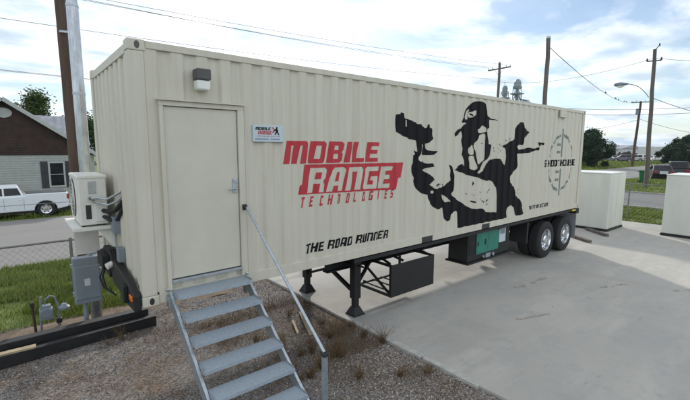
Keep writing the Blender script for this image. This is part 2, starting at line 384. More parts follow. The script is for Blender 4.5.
# far low hills
b = MB(); vs = []; fs = []; K = 160
for i in range(K+1):
    a = math.radians(-40 + 190*i/K)
    h = 9+8*noise.noise(Vector((i*.07, 0, 0)))+3*noise.noise(Vector((i*.3, 3, 0)))
    for r, z in ((2600, -1), (3000, max(6, h)), (3800, max(6, h)*1.15), (4600, -2)): vs.append((math.sin(a)*r, math.cos(a)*r, z))
for i in range(K):
    for k in range(3): fs.append((i*4+k, (i+1)*4+k, (i+1)*4+k+1, i*4+k+1))
b.add(vs, fs); tag(b.build('distant_hills', m_hill, smooth=True), kind='structure')
hz = MB(); hz.box(-6100, 6100, -6100, 6100, -1.2, 78)
hm, hnt, hb_ = new_mat('haze_air'); hnt.nodes.remove(hb_)
pv = hnt.nodes.new('ShaderNodeVolumePrincipled'); pv.inputs['Color'].default_value = (.66, .79, .97, 1); pv.inputs['Density'].default_value = .00017; pv.inputs['Anisotropy'].default_value = .2
hnt.links.new(pv.outputs[0], hnt.nodes['Material Output'].inputs['Volume'])
tag(hz.build('haze', hm), kind='stuff')
ART = {
  'figure': [(4.036, 3.539), (4.132, 3.551), (4.144, 3.583), (4.25, 3.575), (4.266, 3.502), (4.32, 3.481), (4.572, 3.435), (4.588, 3.408), (4.688, 3.409), (4.719, 3.373), (4.778, 3.37), (4.808, 3.346), (4.868, 3.354), (4.88, 3.411), (4.925, 3.413), (4.928, 3.362), (5.005, 3.34), (5.038, 3.303), (5.035, 3.226), (5.075, 3.169), (5.061, 3.14), (5.0, 3.129), (4.941, 3.09), (4.836, 3.061), (4.842, 3.018), (4.881, 2.946), (5.145, 2.932), (5.193, 2.926), (5.156, 2.899), (5.101, 2.86), (4.73, 2.863), (4.756, 2.933), (4.781, 3.037), (4.771, 3.05), (4.712, 3.05), (4.728, 3.036), (4.726, 2.961), (4.7, 2.876), (4.635, 2.815), (4.652, 2.764), (4.756, 2.724), (4.785, 2.752), (4.801, 2.723), (4.893, 2.702), (5.078, 2.704), (5.128, 2.638), (4.896, 2.625), (4.777, 2.584), (4.947, 2.506), (5.09, 2.451), (5.141, 2.389), (5.034, 2.325), (4.957, 2.31), (5.084, 2.266), (5.149, 2.222), (5.23, 2.211), (5.268, 2.239), (5.344, 2.225), (5.399, 2.244), (5.442, 2.263), (5.506, 2.31), (5.658, 2.348), (5.635, 2.449), (5.646, 2.552), (5.587, 2.667), (5.693, 2.623), (5.714, 2.518), (5.75, 2.444), (5.746, 2.35), (5.753, 2.281), (5.736, 2.155), (5.688, 2.085), (5.708, 2.041), (5.855, 1.966), (6.006, 1.89), (6.218, 1.794), (6.398, 1.722), (6.599, 1.696), (6.825, 1.682), (6.936, 1.625), (7.003, 1.583), (7.361, 1.547), (7.418, 1.549), (7.403, 1.784), (7.371, 2.11), (7.227, 2.225), (7.068, 2.291), (6.963, 2.273), (6.625, 2.364), (6.404, 2.404), (6.19, 2.441), (6.019, 2.491), (5.818, 2.54), (5.739, 2.557), (5.763, 2.564), (5.901, 2.634), (6.007, 2.669), (6.066, 2.619), (6.057, 2.736), (5.983, 2.853), (5.997, 2.968), (5.964, 3.135), (5.98, 3.218), (5.951, 3.325), (5.807, 3.245), (5.722, 3.209), (5.712, 3.257), (5.715, 3.283), (5.795, 3.347), (5.945, 3.378), (6.001, 3.451), (6.087, 3.477), (6.029, 3.496), (5.961, 3.493), (5.992, 3.591), (6.009, 3.689), (6.071, 3.781), (6.208, 3.852), (6.3, 3.917), (6.511, 3.951), (6.715, 3.943), (6.805, 3.912), (6.85, 3.682), (6.935, 3.645), (7.101, 3.615), (7.307, 3.602), (7.327, 3.587), (6.929, 3.595), (6.955, 3.431), (6.875, 3.4), (6.865, 3.37), (6.898, 3.238), (6.975, 3.082), (7.082, 3.072), (7.087, 3.015), (7.059, 2.856), (7.022, 2.799), (6.84, 2.723), (6.782, 2.679), (6.709, 2.569), (6.582, 2.494), (6.566, 2.493), (6.585, 2.455), (6.697, 2.466), (6.809, 2.501), (6.814, 2.543), (6.887, 2.654), (7.029, 2.72), (7.133, 2.752), (7.308, 2.761), (7.473, 2.752), (7.588, 2.701), (7.672, 2.604), (7.713, 2.787), (7.664, 2.989), (7.566, 3.036), (7.768, 3.109), (7.977, 3.171), (8.056, 3.209), (8.064, 3.39), (8.162, 3.49), (8.274, 3.596), (8.478, 3.605), (8.52, 3.478), (8.781, 3.386), (8.675, 3.295), (8.548, 3.255), (8.531, 3.18), (8.492, 3.072), (8.286, 3.077), (8.216, 3.028), (8.301, 2.954), (8.819, 3.01), (9.072, 2.985), (9.353, 3.02), (9.335, 2.941), (9.134, 2.941), (8.917, 2.889), (8.439, 2.866), (8.221, 2.855), (8.281, 2.589), (8.19, 2.472), (7.952, 2.343), (7.985, 2.183), (8.196, 2.072), (8.26, 1.865), (8.477, 1.767), (8.626, 1.588), (8.751, 1.34), (8.403, 1.343), (8.271, 1.415), (8.211, 1.584), (8.084, 1.649), (7.931, 1.61), (7.904, 1.493), (7.92, 1.4), (7.92, 1.357), (7.89, 1.357), (5.985, 1.357), (5.955, 1.357), (5.955, 1.4), (5.921, 1.684), (5.857, 1.729), (5.768, 1.717), (5.701, 1.664), (5.689, 1.558), (5.603, 1.536), (5.516, 1.567), (5.444, 1.628), (5.416, 1.829), (5.334, 1.811), (5.218, 1.822), (5.119, 1.876), (5.036, 1.944), (4.938, 2.052), (4.919, 2.122), (4.736, 2.165), (4.6, 2.251), (4.536, 2.39), (4.548, 2.455), (4.503, 2.514), (4.456, 2.637), (4.51, 2.719), (4.519, 2.859), (4.567, 2.872), (4.529, 2.952), (4.602, 2.914), (4.599, 2.998), (4.599, 2.975), (4.587, 3.058), (4.57, 3.123), (4.36, 3.138), (4.317, 3.173), (4.044, 3.255)],
  'slit': [(4.294, 3.468), (4.313, 3.469), (4.317, 3.353), (4.298, 3.352)],
  'cap1': [(6.105, 3.747), (6.199, 3.768), (6.186, 3.721), (6.125, 3.696), (6.107, 3.641), (6.112, 3.562), (6.04, 3.558), (6.016, 3.592), (6.034, 3.655), (6.061, 3.71)],
  'cap2': [(6.209, 3.715), (6.282, 3.723), (6.362, 3.746), (6.459, 3.766), (6.46, 3.67), (6.37, 3.647), (6.291, 3.612), (6.195, 3.602), (6.151, 3.635), (6.16, 3.689)],
  'fore': [(6.547, 3.306), (6.532, 3.37), (6.606, 3.419), (6.654, 3.458), (6.74, 3.461), (6.823, 3.427), (6.841, 3.389), (6.832, 3.332), (6.633, 3.302)],
  'face': [(6.583, 3.264), (6.81, 3.298), (6.821, 3.17), (6.822, 2.925), (6.818, 2.734), (6.679, 2.681), (6.57, 2.643), (6.547, 2.728), (6.53, 2.794), (6.5, 2.915), (6.437, 2.98), (6.366, 3.033), (6.428, 3.088), (6.529, 3.143), (6.555, 3.209)],
  'lip1': [(6.314, 3.065), (6.357, 3.001), (6.433, 2.871), (6.273, 2.851), (6.224, 2.905), (6.219, 2.969), (6.261, 3.011)],
  'lip2': [(6.256, 2.829), (6.429, 2.828), (6.474, 2.751), (6.518, 2.695), (6.557, 2.606), (6.55, 2.551), (6.472, 2.527), (6.276, 2.564), (6.268, 2.668), (6.25, 2.754)],
  'wrist': [(5.378, 2.094), (5.488, 2.04), (5.665, 1.953), (5.685, 1.92), (5.579, 1.939), (5.46, 1.935), (5.406, 2.005)],
  'knuckle': [(5.04, 2.183), (5.11, 2.189), (5.137, 2.151), (5.091, 2.126), (5.036, 2.15)],
  'finger': [(5.225, 2.315), (5.29, 2.312), (5.266, 2.283), (5.195, 2.262), (5.175, 2.28)],
  'eye': [(6.676, 3.101), (6.732, 3.107), (6.743, 3.076), (6.687, 3.071)],
  'caplogo': [(6.211, 3.692), (6.269, 3.683), (6.33, 3.654), (6.299, 3.634), (6.233, 3.657)],
  'w1': [(6.451, 2.298), (6.495, 2.241), (6.439, 2.199), (6.381, 2.198), (6.416, 2.245)],
  'w2': [(6.299, 1.898), (6.404, 1.89), (6.586, 1.852), (6.548, 1.828), (6.387, 1.858)],
  'w3': [(6.789, 1.87), (6.897, 1.826), (6.87, 1.794)],
  'w4': [(6.98, 1.843), (7.085, 1.87), (7.005, 1.806)],
  'w5': [(6.988, 1.76), (7.02, 1.734), (6.977, 1.731)],
  'gun2': [(9.306, 3.144), (9.62, 3.137), (9.611, 3.075), (9.401, 3.092), (9.417, 3.061), (9.351, 3.034), (9.32, 3.086)],
}

# ------------------------------------------------------------------ shipping container
LC, WC, ZB, HC = 12.192, 2.438, 1.20, 2.896
ZT = ZB+HC
P = .278; CX0 = .166
def kinks(a, b, off=CX0):
    ks = []; k = 0
    while True:
        base = off+k*P
        if base > b: break
        for d in (.0, .108, .146, .240): 
            if a < base+d < b: ks.append(base+d)
        k += 1
    return ks
def prof(x, off=CX0):
    t = (x-off) % P
    if t < .108: return .010
    if t < .146: return .010+.024*(t-.108)/.038
    if t < .240: return .034
    return .034-.024*(t-.240)/.038
def side_panel(a, b, z0, z1, place, off=CX0, zsteps=1):
    xs = [a]+kinks(a, b, off)+[b]; m = MB(); vs = []
    for x in xs:
        for j in range(zsteps+1): vs.append(place(x, prof(x, off), z0+(z1-z0)*j/zsteps))
    k = zsteps+1
    m.add(vs, [(i*k+j, (i+1)*k+j, (i+1)*k+j+1, i*k+j+1) for i in range(len(xs)-1) for j in range(zsteps)])
    return m
cont = thing('shipping_container', 'long cream corrugated shipping container with black gunman mural, raised on the black trailer', 'shipping container', (0, 0, ZB))
def cpart(mb, name, m, **k):
    o = mb.build(name, m, **k); o.parent = cont; o.location = (o.location.x, o.location.y, o.location.z-ZB); return o
sp = side_panel(.150, LC-.150, ZB+.15, ZT-.07, lambda x, y, z: (x, y, z)); cpart(sp, 'side_wall', M['cream'])
sp = side_panel(.150, LC-.150, ZB+.15, ZT-.07, lambda x, y, z: (x, WC-y, z)); cpart(sp, 'side_wall', M['cream'])
sp = side_panel(.100, WC-.100, ZB+.14, ZT-.10, lambda x, y, z: (y+.01, x, z), off=.18); cpart(sp, 'end_wall', M['cream'])
sp = side_panel(.100, WC-.100, ZB+.14, ZT-.10, lambda x, y, z: (LC-y-.01, x, z), off=.18); cpart(sp, 'end_wall', M['cream'])
b = MB(); b.box(.10, LC-.10, .05, WC-.05, ZT-.045, ZT-.02); cpart(b, 'roof', M['cream'])
b = MB(); b.box(.10, LC-.10, .06, WC-.06, ZB+.02, ZB+.10); cpart(b, 'floor', M['black'])
for y in (0, WC):
    s = 1 if y == 0 else -1
    b = MB(); b.box(.178, LC-.178, min(y, y+s*.06), max(y, y+s*.06), ZT-.085, ZT-.018); b.box(.178, LC-.178, min(y+s*.004, y+s*.05), max(y+s*.004, y+s*.05), ZT-.018, ZT-.010)
    cpart(b, 'top_rail', M['cream'], bevel=.006)
    b = MB(); x0 = .178
    fk = [(4.79, 5.11), (6.83, 7.15)] if y == 0 else []
    b.box(.178, LC-.178, min(y+s*.012, y+s*.06), max(y+s*.012, y+s*.06), ZB+.016, ZB+.155)
    for f0, f1 in fk+[(LC-.178, 0)]:
        b.box(x0, f0, min(y+s*.002, y+s*.0115), max(y+s*.002, y+s*.0115), ZB+.018, ZB+.150); x0 = f1
    cpart(b, 'bottom_rail', M['cream'], bevel=.004)
    for f0, f1 in fk:
        f = MB(); f.box(f0+.004, f1-.004, .006, .0115, ZB+.019, ZB+.125); cpart(f, 'forklift_pocket', M['darkgrey'])
for x in (0, LC):
    s = 1 if x == 0 else -1
    b = MB(); b.box(min(x+s*.01, x+s*.08), max(x+s*.01, x+s*.08), .165, WC-.165, ZT-.13, ZT-.03); cpart(b, 'end_rail', M['cream'], bevel=.006)
    b = MB(); b.box(min(x+s*.01, x+s*.08), max(x+s*.01, x+s*.08), .165, WC-.165, ZB+.01, ZB+.155); cpart(b, 'end_rail', M['cream'], bevel=.006)
    for y in (0, WC):
        t = 1 if y == 0 else -1
        b = MB(); X0, X1 = sorted((x+s*.004, x+s*.160)); Y0, Y1 = sorted((y+t*.004, y+t*.150))
        b.box(X0, X1, Y0, Y1, ZB+.118, ZT-.118); cpart(b, 'corner_post', M['cream'], bevel=.012)
        for z0, z1 in ((ZB, ZB+.118), (ZT-.118, ZT)):
            # corner casting; dark ovals on its face stand in for the shaded holes
            X0, X1 = sorted((x, x+s*.178)); Y0, Y1 = sorted((y, y+t*.162))
            b = MB(); b.box(X0, X1, Y0, Y1, z0, z1)
            cc = cpart(b, 'corner_casting', M['cream'], bevel=.012)
            h = MB(); yy = y-t*.002; cxh = x+s*.095; zc = (z0+z1)/2
            ring = [(cxh+.026*math.cos(q*PI/8), zc+.040*math.sin(q*PI/8)) for q in range(16)]
            h.prism(ring, min(yy, yy+t*.01), max(yy, yy+t*.01))
            ho = h.build('casting_hole', M['darkgrey'] if z0 < 2 else M['bronze'], cc); ho.location = (0, 0, 0)
            for v in ho.data.vertices: pass
# door
def rel(mb, name, m, parent, **k): return mb.build(name, m, parent, **k)
DX0, DX1, DZ0, DZ1 = .262, 1.255, 1.365, 3.50
door = MB(); door.box(.318, 1.165, -.006, .03, 1.47, 3.425)
do = cpart(door, 'door', M['door'], bevel=.004)
b = MB(); b.box(.268, .312, -.034, .06, 1.352, 3.43); b.box(1.171, 1.25, -.034, .06, 1.352, 3.43); b.box(.268, 1.25, -.034, .06, 3.432, 3.485)
b.box(.3125, .3165, -.012, .06, 1.46, 3.43)
rel(b, 'frame', M['cream'], do, bevel=.004)
b = MB(); b.box(.25, 1.268, -.062, -.002, 3.487, 3.502); rel(b, 'drip_ledge', M['cream'], do)
b = MB(); b.box(.314, 1.169, -.05, .02, 1.437, 1.466); rel(b, 'threshold', M['galv'], do, bevel=.003)
b = MB(); b.box(1.085, 1.15, -.018, -.0065, 2.42, 2.60); b.box(1.10, 1.135, -.024, -.018, 2.55, 2.585); rel(b, 'lock_plate', M['galv'], do, bevel=.003)
b = MB(); b.cyl((1.118, -.018, 2.475), (1.118, -.055, 2.475), .013); b.cyl((1.125, -.050, 2.475), (1.02, -.055, 2.470), .010); rel(b, 'handle', M['galv'], do, smooth=True)
b = MB()
for z in (1.75, 2.5, 3.2): b.cyl((.3145, -.012, z-.05), (.3145, -.012, z+.05), .008, n=8)
b.each('hinge', M['galv'], do)

b = MB(); b.box(.34, 1.145, -.0085, -.0062, 1.475, 1.70); rel(b, 'kick_plate', M['door'], do)
b = MB(); b.box(.319, 1.164, -.012, .02, 1.4665, 1.4775); rel(b, 'weather_seal', M['darkgrey'], do)
# painted / vinyl artwork that follows the corrugation
def decal(name, polys, m, x0=None, lift=.0035, parent=cont, flat=None):
    cu = bpy.data.curves.new(name, 'CURVE'); cu.dimensions = '2D'; cu.fill_mode = 'BOTH'
    for pl in polys:
        s = cu.splines.new('POLY'); s.points.add(len(pl)-1)
        for i, (x, z) in enumerate(pl): s.points[i].co = (x, z, 0, 1)
        s.use_cyclic_u = True
    tmp = bpy.data.objects.new('tmp', cu); C.objects.link(tmp)
    dg = bpy.context.evaluated_depsgraph_get(); dg.update()
    me = bpy.data.meshes.new_from_object(tmp.evaluated_get(dg)); bpy.data.objects.remove(tmp)
    bm = bmesh.new(); bm.from_mesh(me)
    bmesh.ops.remove_doubles(bm, verts=bm.verts, dist=1e-5)
    if flat is None:
        xs = [v.co.x for v in bm.verts]
        for k in kinks(min(xs), max(xs)):
            bmesh.ops.bisect_plane(bm, geom=bm.verts[:]+bm.edges[:]+bm.faces[:], plane_co=(k, 0, 0), plane_no=(1, 0, 0))
    for v in bm.verts:
        x, z = v.co.x, v.co.y
        v.co = (x, (prof(x) if flat is None else flat)-lift, z)
    bm.normal_update()
    for f in bm.faces:
        if f.normal.y > 0: f.normal_flip()
    bm.to_mesh(me); bm.free(); me.name = name; me.materials.clear(); me.materials.append(m)
    o = bpy.data.objects.new(name, me); C.objects.link(o)
    if parent is not None:
        o.parent = parent
        if parent is cont: o.location = (0, 0, -ZB)
    return o
def wob(pl, amp=.012, step=.07):
    """torn, stencil-like edge"""
    out = []
    for i, p in enumerate(pl):
        q = pl[(i+1) % len(pl)]; d = math.hypot(q[0]-p[0], q[1]-p[1]); n = max(1, int(d/step))
        for k in range(n):
            t = k/n; x = p[0]+(q[0]-p[0])*t; z = p[1]+(q[1]-p[1])*t
            if k: x += random.uniform(-amp, amp); z += random.uniform(-amp, amp)
            out.append((x, z))
    return out
def smooth(pl, n=3):
    """Catmull-Rom rounding of a traced outline"""
    out = []; N_ = len(pl)
    for i in range(N_):
        a, b_, c, d = pl[i-1], pl[i], pl[(i+1) % N_], pl[(i+2) % N_]
        L_ = math.hypot(c[0]-b_[0], c[1]-b_[1])
        k_ = n if L_ > .05 else 1
        for q in range(k_):
            t = q/k_
            out.append(tuple(b_[e]+(c[e]-b_[e])*t+.12*((b_[e]-a[e])-(d[e]-c[e]))*t*(1-t) if L_ < .6 else b_[e]+(c[e]-b_[e])*t for e in (0, 1)))
    return out
fig = [(x, max(z, 1.356)) for x, z in wob(smooth(ART['figure'], 4), .004, .05)]
inner = [smooth(ART[k]) for k in ('cap1', 'cap2', 'fore', 'face', 'lip1', 'lip2', 'wrist', 'knuckle')]
rest = [ART[k] for k in ('slit', 'finger', 'eye', 'caplogo', 'w1', 'w2', 'w3', 'w4', 'w5', 'gun2')]
inside = lambda pt, pl: sum(((pl[i][1] > pt[1]) != (pl[i-1][1] > pt[1])) and pt[0] < (pl[i-1][0]-pl[i][0])*(pt[1]-pl[i][1])/(pl[i-1][1]-pl[i][1])+pl[i][0] for i in range(len(pl))) % 2 == 1
specks = []
for cx, cz, n, sp_ in ((6.55, 1.95, 10, .25), (7.35, 2.95, 16, .24), (7.0, 1.86, 10, .16), (7.9, 3.1, 10, .16), (5.25, 2.3, 6, .12), (8.3, 1.9, 6, .1)):
    for _ in range(n):
        x, z = cx+random.gauss(0, sp_*.6), cz+random.gauss(0, sp_*.5); rr_ = random.uniform(.006, .018)
        s_ = [(x+rr_*math.cos(q)*random.uniform(.6, 1.3), z+rr_*math.sin(q)*random.uniform(.6, 1.3)) for q in (0, 1.05, 2.1, 3.14, 4.2, 5.2)]
        if not any(inside(q, fig) for q in s_): specks.append(s_)
decal('mural', [fig]+inner+rest+specks, M['vblack'])

FONT = {
 'M': (1.25, [[(0,0),(0,1),(.88,1),(1,.9),(1,0),(.74,0),(.74,.8),(.63,.8),(.63,0),(.37,0),(.37,.8),(.26,.8),(.26,0)]]),
 'N': (1, [[(0,0),(0,1),(.85,1),(1,.88),(1,0),(.66,0),(.66,.8),(.34,.8),(.34,0)]]),
 'O': (1, [[(0,.06),(0,1),(.85,1),(1,.9),(1,.1),(.85,0),(.1,0)],[(.34,.2),(.34,.8),(.66,.8),(.66,.2)]]),
 'B': (1, [[(0,0),(0,1),(.85,1),(1,.9),(1,.6),(.9,.51),(1,.42),(1,.1),(.85,0)],[(.34,.6),(.34,.81),(.66,.81),(.66,.6)],[(.34,.19),(.34,.42),(.66,.42),(.66,.19)]]),
 'I': (.36, [[(0,0),(0,1),(1,1),(1,0)]]),
 'L': (.85, [[(0,0),(0,1),(.38,1),(.38,.2),(1,.2),(1,0)]]),
 'E': (.92, [[(0,0),(0,1),(1,1),(1,.8),(.36,.8),(.36,.61),(.85,.61),(.85,.41),(.36,.41),(.36,.2),(1,.2),(1,0)]]),
 'R': (1, [[(0,0),(0,1),(.85,1),(1,.9),(1,.56),(.86,.44),(1,.3),(1,0),(.67,0),(.67,.36),(.34,.36),(.34,0)],[(.34,.54),(.34,.81),(.67,.81),(.67,.54)]]),
 'A': (1, [[(0,0),(.12,.88),(.25,1),(.86,1),(1,.9),(1,0),(.66,0),(.66,.24),(.36,.24),(.32,0)],[(.38,.42),(.43,.8),(.66,.8),(.66,.42)]]),
 'G': (1, [[(0,.08),(0,.9),(.14,1),(1,1),(1,.8),(.34,.8),(.34,.2),(.66,.2),(.66,.38),(.5,.38),(.5,.57),(1,.57),(1,0),(.12,0)]]),
 'T': (.9, [[(.31,0),(.31,.8),(0,.8),(0,1),(1,1),(1,.8),(.69,.8),(.69,0)]]),
 'H': (1, [[(0,0),(0,1),(.34,1),(.34,.6),(.66,.6),(.66,1),(1,1),(1,0),(.66,0),(.66,.4),(.34,.4),(.34,0)]]),
 'D': (1, [[(0,0),(0,1),(.8,1),(1,.87),(1,.13),(.8,0)],[(.34,.2),(.34,.8),(.66,.8),(.66,.2)]]),
 'U': (1, [[(0,.1),(0,1),(.34,1),(.34,.2),(.66,.2),(.66,1),(1,1),(1,0),(.12,0)]]),
 'C': (.9, [[(0,0),(0,1),(1,1),(1,.78),(.36,.78),(.36,.22),(1,.22),(1,0)]]),
 'S': (.95, [[(0,0),(0,.2),(.66,.2),(.66,.4),(0,.4),(0,1),(1,1),(1,.8),(.34,.8),(.34,.6),(1,.6),(1,0)]]),
 'V': (1, [[(.32,0),(0,1),(.33,1),(.5,.3),(.67,1),(1,1),(.68,0)]]),
 'K': (1, [[(0,0),(0,1),(.34,1),(.34,.62),(.62,1),(1,1),(.66,.52),(1,0),(.62,0),(.34,.4),(.34,0)]]),
 '.': (.3, [[(0,0),(0,.22),(1,.22),(1,0)]]),
 ' ': (.55, []),
}
def text(s, x0, x1, z0, z1, shear=.22, gap=.16, adv=None, slope=0.0):
    """italic stencil lettering filling x0..x1 (bottom edge) and z0..z1; returns outlines"""
    ws = [FONT[c][0] for c in s]; h = z1-z0
    if adv: u = None
    else: u = (x1-x0)/(sum(ws)+gap*(len(s)-1))
    out = []; x = x0
    for i, c in enumerate(s):
        wd = ws[i]*(u if u else adv)
        if not u: x = x0+(x1-x0-wd)*i/(len(s)-1)
        for pl in FONT[c][1]:
            out.append([(x+px*wd+shear*pz*h, z0+pz*h+slope*(x-x0)) for px, pz in pl])
        if u: x += wd+gap*u
    return out
decal('lettering', text('MOBILE', 1.825, 3.61, 2.76, 3.075, .2, .13), M['red'])['label'] = 'red slanted lettering reading MOBILE'
block = [(2.17, 2.745), (4.26, 2.735), (4.20, 2.475), (4.11, 2.475), (4.06, 2.275), (2.075, 2.325), (2.095, 2.45), (2.13, 2.47)]
decal('lettering', [block]+text('RANGE', 2.21, 3.92, 2.335, 2.695, .22, .16, slope=-.012), M['red'])['label'] = 'red bar with RANGE cut out in cream'
decal('lettering', text('TECHNOLOGIES', 2.09, 4.00, 2.135, 2.285, .2, adv=.062), M['red'])['label'] = 'small widely spaced red lettering reading TECHNOLOGIES'
decal('lettering', text('THE ROAD RUNNER', 2.16, 3.87, 1.452, 1.592, .25, .16), M['vblack'])['label'] = 'black slanted lettering reading THE ROAD RUNNER'
decal('lettering', text('VETAKE.COM', 9.02, 10.12, 1.445, 1.54, .12, .2), M['vblack'])['label'] = 'small black web address near the rear of the wall'
# sight emblem
sg = []; cx, cz, r = 10.73, 2.60, .80
def arc(a0, a1, r0, r1, n=10):
    p = [(cx+r1*math.cos(math.radians(a0+(a1-a0)*i/n)), cz+r1*math.sin(math.radians(a0+(a1-a0)*i/n))) for i in range(n+1)]
    q = [(cx+r0*math.cos(math.radians(a0+(a1-a0)*i/n)), cz+r0*math.sin(math.radians(a0+(a1-a0)*i/n))) for i in range(n, -1, -1)]
    return p+q
for a0, a1 in ((12, 40), (48, 86), (96, 137), (142, 168), (192, 222), (228, 264), (276, 316), (322, 348)): sg.append(arc(a0, a1, .72, .785 if a0 not in (48, 228) else .80))
sg += [[(cx-.022, 1.68), (cx-.022, 2.44), (cx+.022, 2.44), (cx+.022, 1.68)], [(cx-.022, 2.76), (cx-.022, 3.53), (cx+.022, 3.53), (cx+.022, 2.76)]]
for z in (2.10, 2.32, 2.86, 3.06):
    sg.append([(cx-.30, z), (cx-.30, z+.07), (cx-.05, z+.07), (cx-.05, z)])
decal('emblem', sg, M['vgrey'])['label'] = 'grey-green round gun sight emblem'
decal('lettering', text('SHOOTHOUSE', 9.70, 11.66, 2.505, 2.685, .05, .22), M['vblack'])['label'] = 'black lettering across the round sight emblem'
b = MB(); b.box(10.38, 10.76, -.05, .0, 3.82, 4.0); cpart(b, 'roof_vent_cover', M['cream'], bevel=.01)

# wall lamp, sign on the wall
lamp = thing('wall_lamp', 'small grey wall lamp with a frosted lens above the container door', 'lamp', (.74, -.0, 3.62))
b = MB(); b.prism([(-.055-.025, .115), (-.08, .235), (.08, .235), (.08, .115)], -.14, .015); b.build('housing', M['bronze'], lamp, bevel=.012)
b = MB(); b.prism([(-.074, 0), (-.078, .112), (.078, .112), (.074, 0)], -.125, .012); b.build('lens', M['lampglass'], lamp, bevel=.02)
sign = thing('wall_sign', 'small white rectangular sign with black and red print, right of the container door', 'sign', (1.60, 0, 3.055))
b = MB(); b.box(-.222, .222, -.012, .008, 0, .215); b.build('panel', M['signwhite'], sign, bevel=.003)
def on_sign(name, polys, m):
    o = decal(name, polys, m, flat=-.013, lift=.0015, parent=sign); return o
on_sign('print', text('MOBILE', -.185, .03, .150, .186, .2, .14), M['vblack'])
on_sign('print', text('RANGE', -.15, .045, .095, .142, .2, .14), M['red'])
man = [(.115, .19), (.13, .197), (.14, .185), (.13, .172), (.145, .15), (.14, .13), (.165, .095), (.15, .09), (.125, .12), (.10, .09), (.088, .096), (.11, .13), (.105, .15), (.075, .145), (.075, .155), (.11, .168)]
on_sign('print', [man], M['vblack'])
on_sign('print', [[(.05, .185), (.085, .15), (.05, .12), (.075, .12), (.1, .145), (.07, .19)]], M['red'])
on_sign('print', text('TECHNOLOGIES', -.16, .17, .066, .078, .0, adv=.014), M['red'])
on_sign('print', [[(-.19+i*.028, .028), (-.19+i*.028, .042), (-.168+i*.028, .042), (-.168+i*.028, .028)] for i in range(13) if i != 7], M['signblue'])

# ------------------------------------------------------------------ trailer chassis
tr = thing('container_trailer', 'black tandem axle container trailer standing on its landing legs under the cream container', 'trailer', (0, 0, 0))
for y0 in (.70, 1.60):
    b = MB(); b.box(3.1, 12.15, y0, y0+.14, 1.155, 1.185); b.box(3.1, 12.15, y0, y0+.14, .80, .825); b.box(3.1, 12.15, y0+.055, y0+.085, .825, 1.155)
    b.box(.02, 3.09, y0, y0+.14, 1.06, 1.185)
    b.build('main_rail', M['black'], tr)
b = MB()
for i in range(12):
    x = 3.3+i*.78; b.box(x, x+.08, .842, 1.598, .95, 1.1)
for i in range(3): b.box(.6+i*.9, .68+i*.9, .842, 1.598, 1.08, 1.16)
b.each('cross_member', M['black'], tr)
b = MB()
for x in (4.9, 7.6, 9.7):
    b.box(x, x+.09, .03, .698, 1.11, 1.195); b.box(x, x+.09, 1.742, 2.41, 1.11, 1.195)
b.each('outrigger', M['black'], tr)
b = MB(); b.box(3.12, 12.0, .012, .055, 1.135, 1.196); b.build('side_rail', M['black'], tr)
b = MB(); b.prism([(.03, 1.17), (.03, 1.35), (.26, 1.43), (.8, 1.50), (1.2, 1.52), (1.34, 1.62), (1.75, 1.60), (1.85, 1.54), (2.36, 1.42), (2.36, 1.30), (2.0, 1.26), (1.42, 1.21), (1.36, 1.34), (1.26, 1.34), (1.2, 1.22), (1.0, 1.21), (.4, 1.15)], -.085, -.006, axis='x')
fb = b.build('front_bolster', M['black'], tr, bevel=.012)
b = MB(); b.box(-.105, -.0855, .05, .17, 1.285, 1.345); b.build('marker_light', M['orange'], fb, bevel=.008)
b = MB(); b.box(-.17, -.0855, 1.35, 1.75, 1.36, 1.54); b.box(-.13, -.0855, .30, .42, 1.2, 1.40); b.each('connector_plate', M['black'], fb, bevel=.006)
b = MB(); b.tube([(-.10, 1.5, 1.40), (-.17, 1.42, 1.25), (-.15, 1.30, 1.10), (-.06, 1.2, 1.02)], .013); b.tube([(-.10, 1.6, 1.38), (-.18, 1.58, 1.2), (-.15, 1.5, 1.06), (-.06, 1.4, 1.0)], .012); b.each('air_hose', M['rubber'], fb, smooth=True)
b = MB(); b.cyl((-.085, 1.18, 1.46), (-.15, 1.16, 1.44), .042); b.build('gladhand', M['ac_white'], fb, smooth=True)
# landing legs
for y in (.50, 2.02):
    b = MB(); b.box(3.50, 3.65, y-.07, y+.07, .30, 1.13); b.box(3.52, 3.63, y-.045, y+.045, .10, .30)
    lg = b.build('landing_leg', M['black'], tr, bevel=.008)
    b = MB(); f = [(-.12, -.12), (.12, -.12), (.12, .12), (-.12, .12)]; t = [(-.065, -.055), (.065, -.055), (.065, .055), (-.065, .055)]
    b.add([(3.575+p[0], y+p[1], .02) for p in f]+[(3.575+p[0], y+p[1], .15) for p in t], [(0,3,2,1),(4,5,6,7),(0,1,5,4),(1,2,6,5),(2,3,7,6),(3,0,4,7)])
    b.box(3.445, 3.705, y-.13, y+.13, .002, .022)
    b.build('foot', M['black'], lg, bevel=.006)
b = MB(); b.bar((3.575, .58, .42), (3.575, 1.94, .95), .06, .06); b.bar((3.575, .58, .95), (3.575, 1.94, .42), .05, .05); b.box(3.53, 3.62, .58, 1.94, .98, 1.08)
b.bar((3.6, .52, .50), (4.35, .78, .98), .05, .05); b.bar((3.6, 2.0, .50), (4.35, 1.65, .98), .05, .05)
b.each('leg_brace', M['black'], tr)
b = MB(); b.cyl((3.575, .42, .92), (3.575, .28, .92), .018); b.bar((3.575, .28, .92), (3.575, .28, .68), .025, .025); b.cyl((3.575, .28, .68), (3.575, .18, .68), .014); b.build('crank_handle', M['black'], tr)
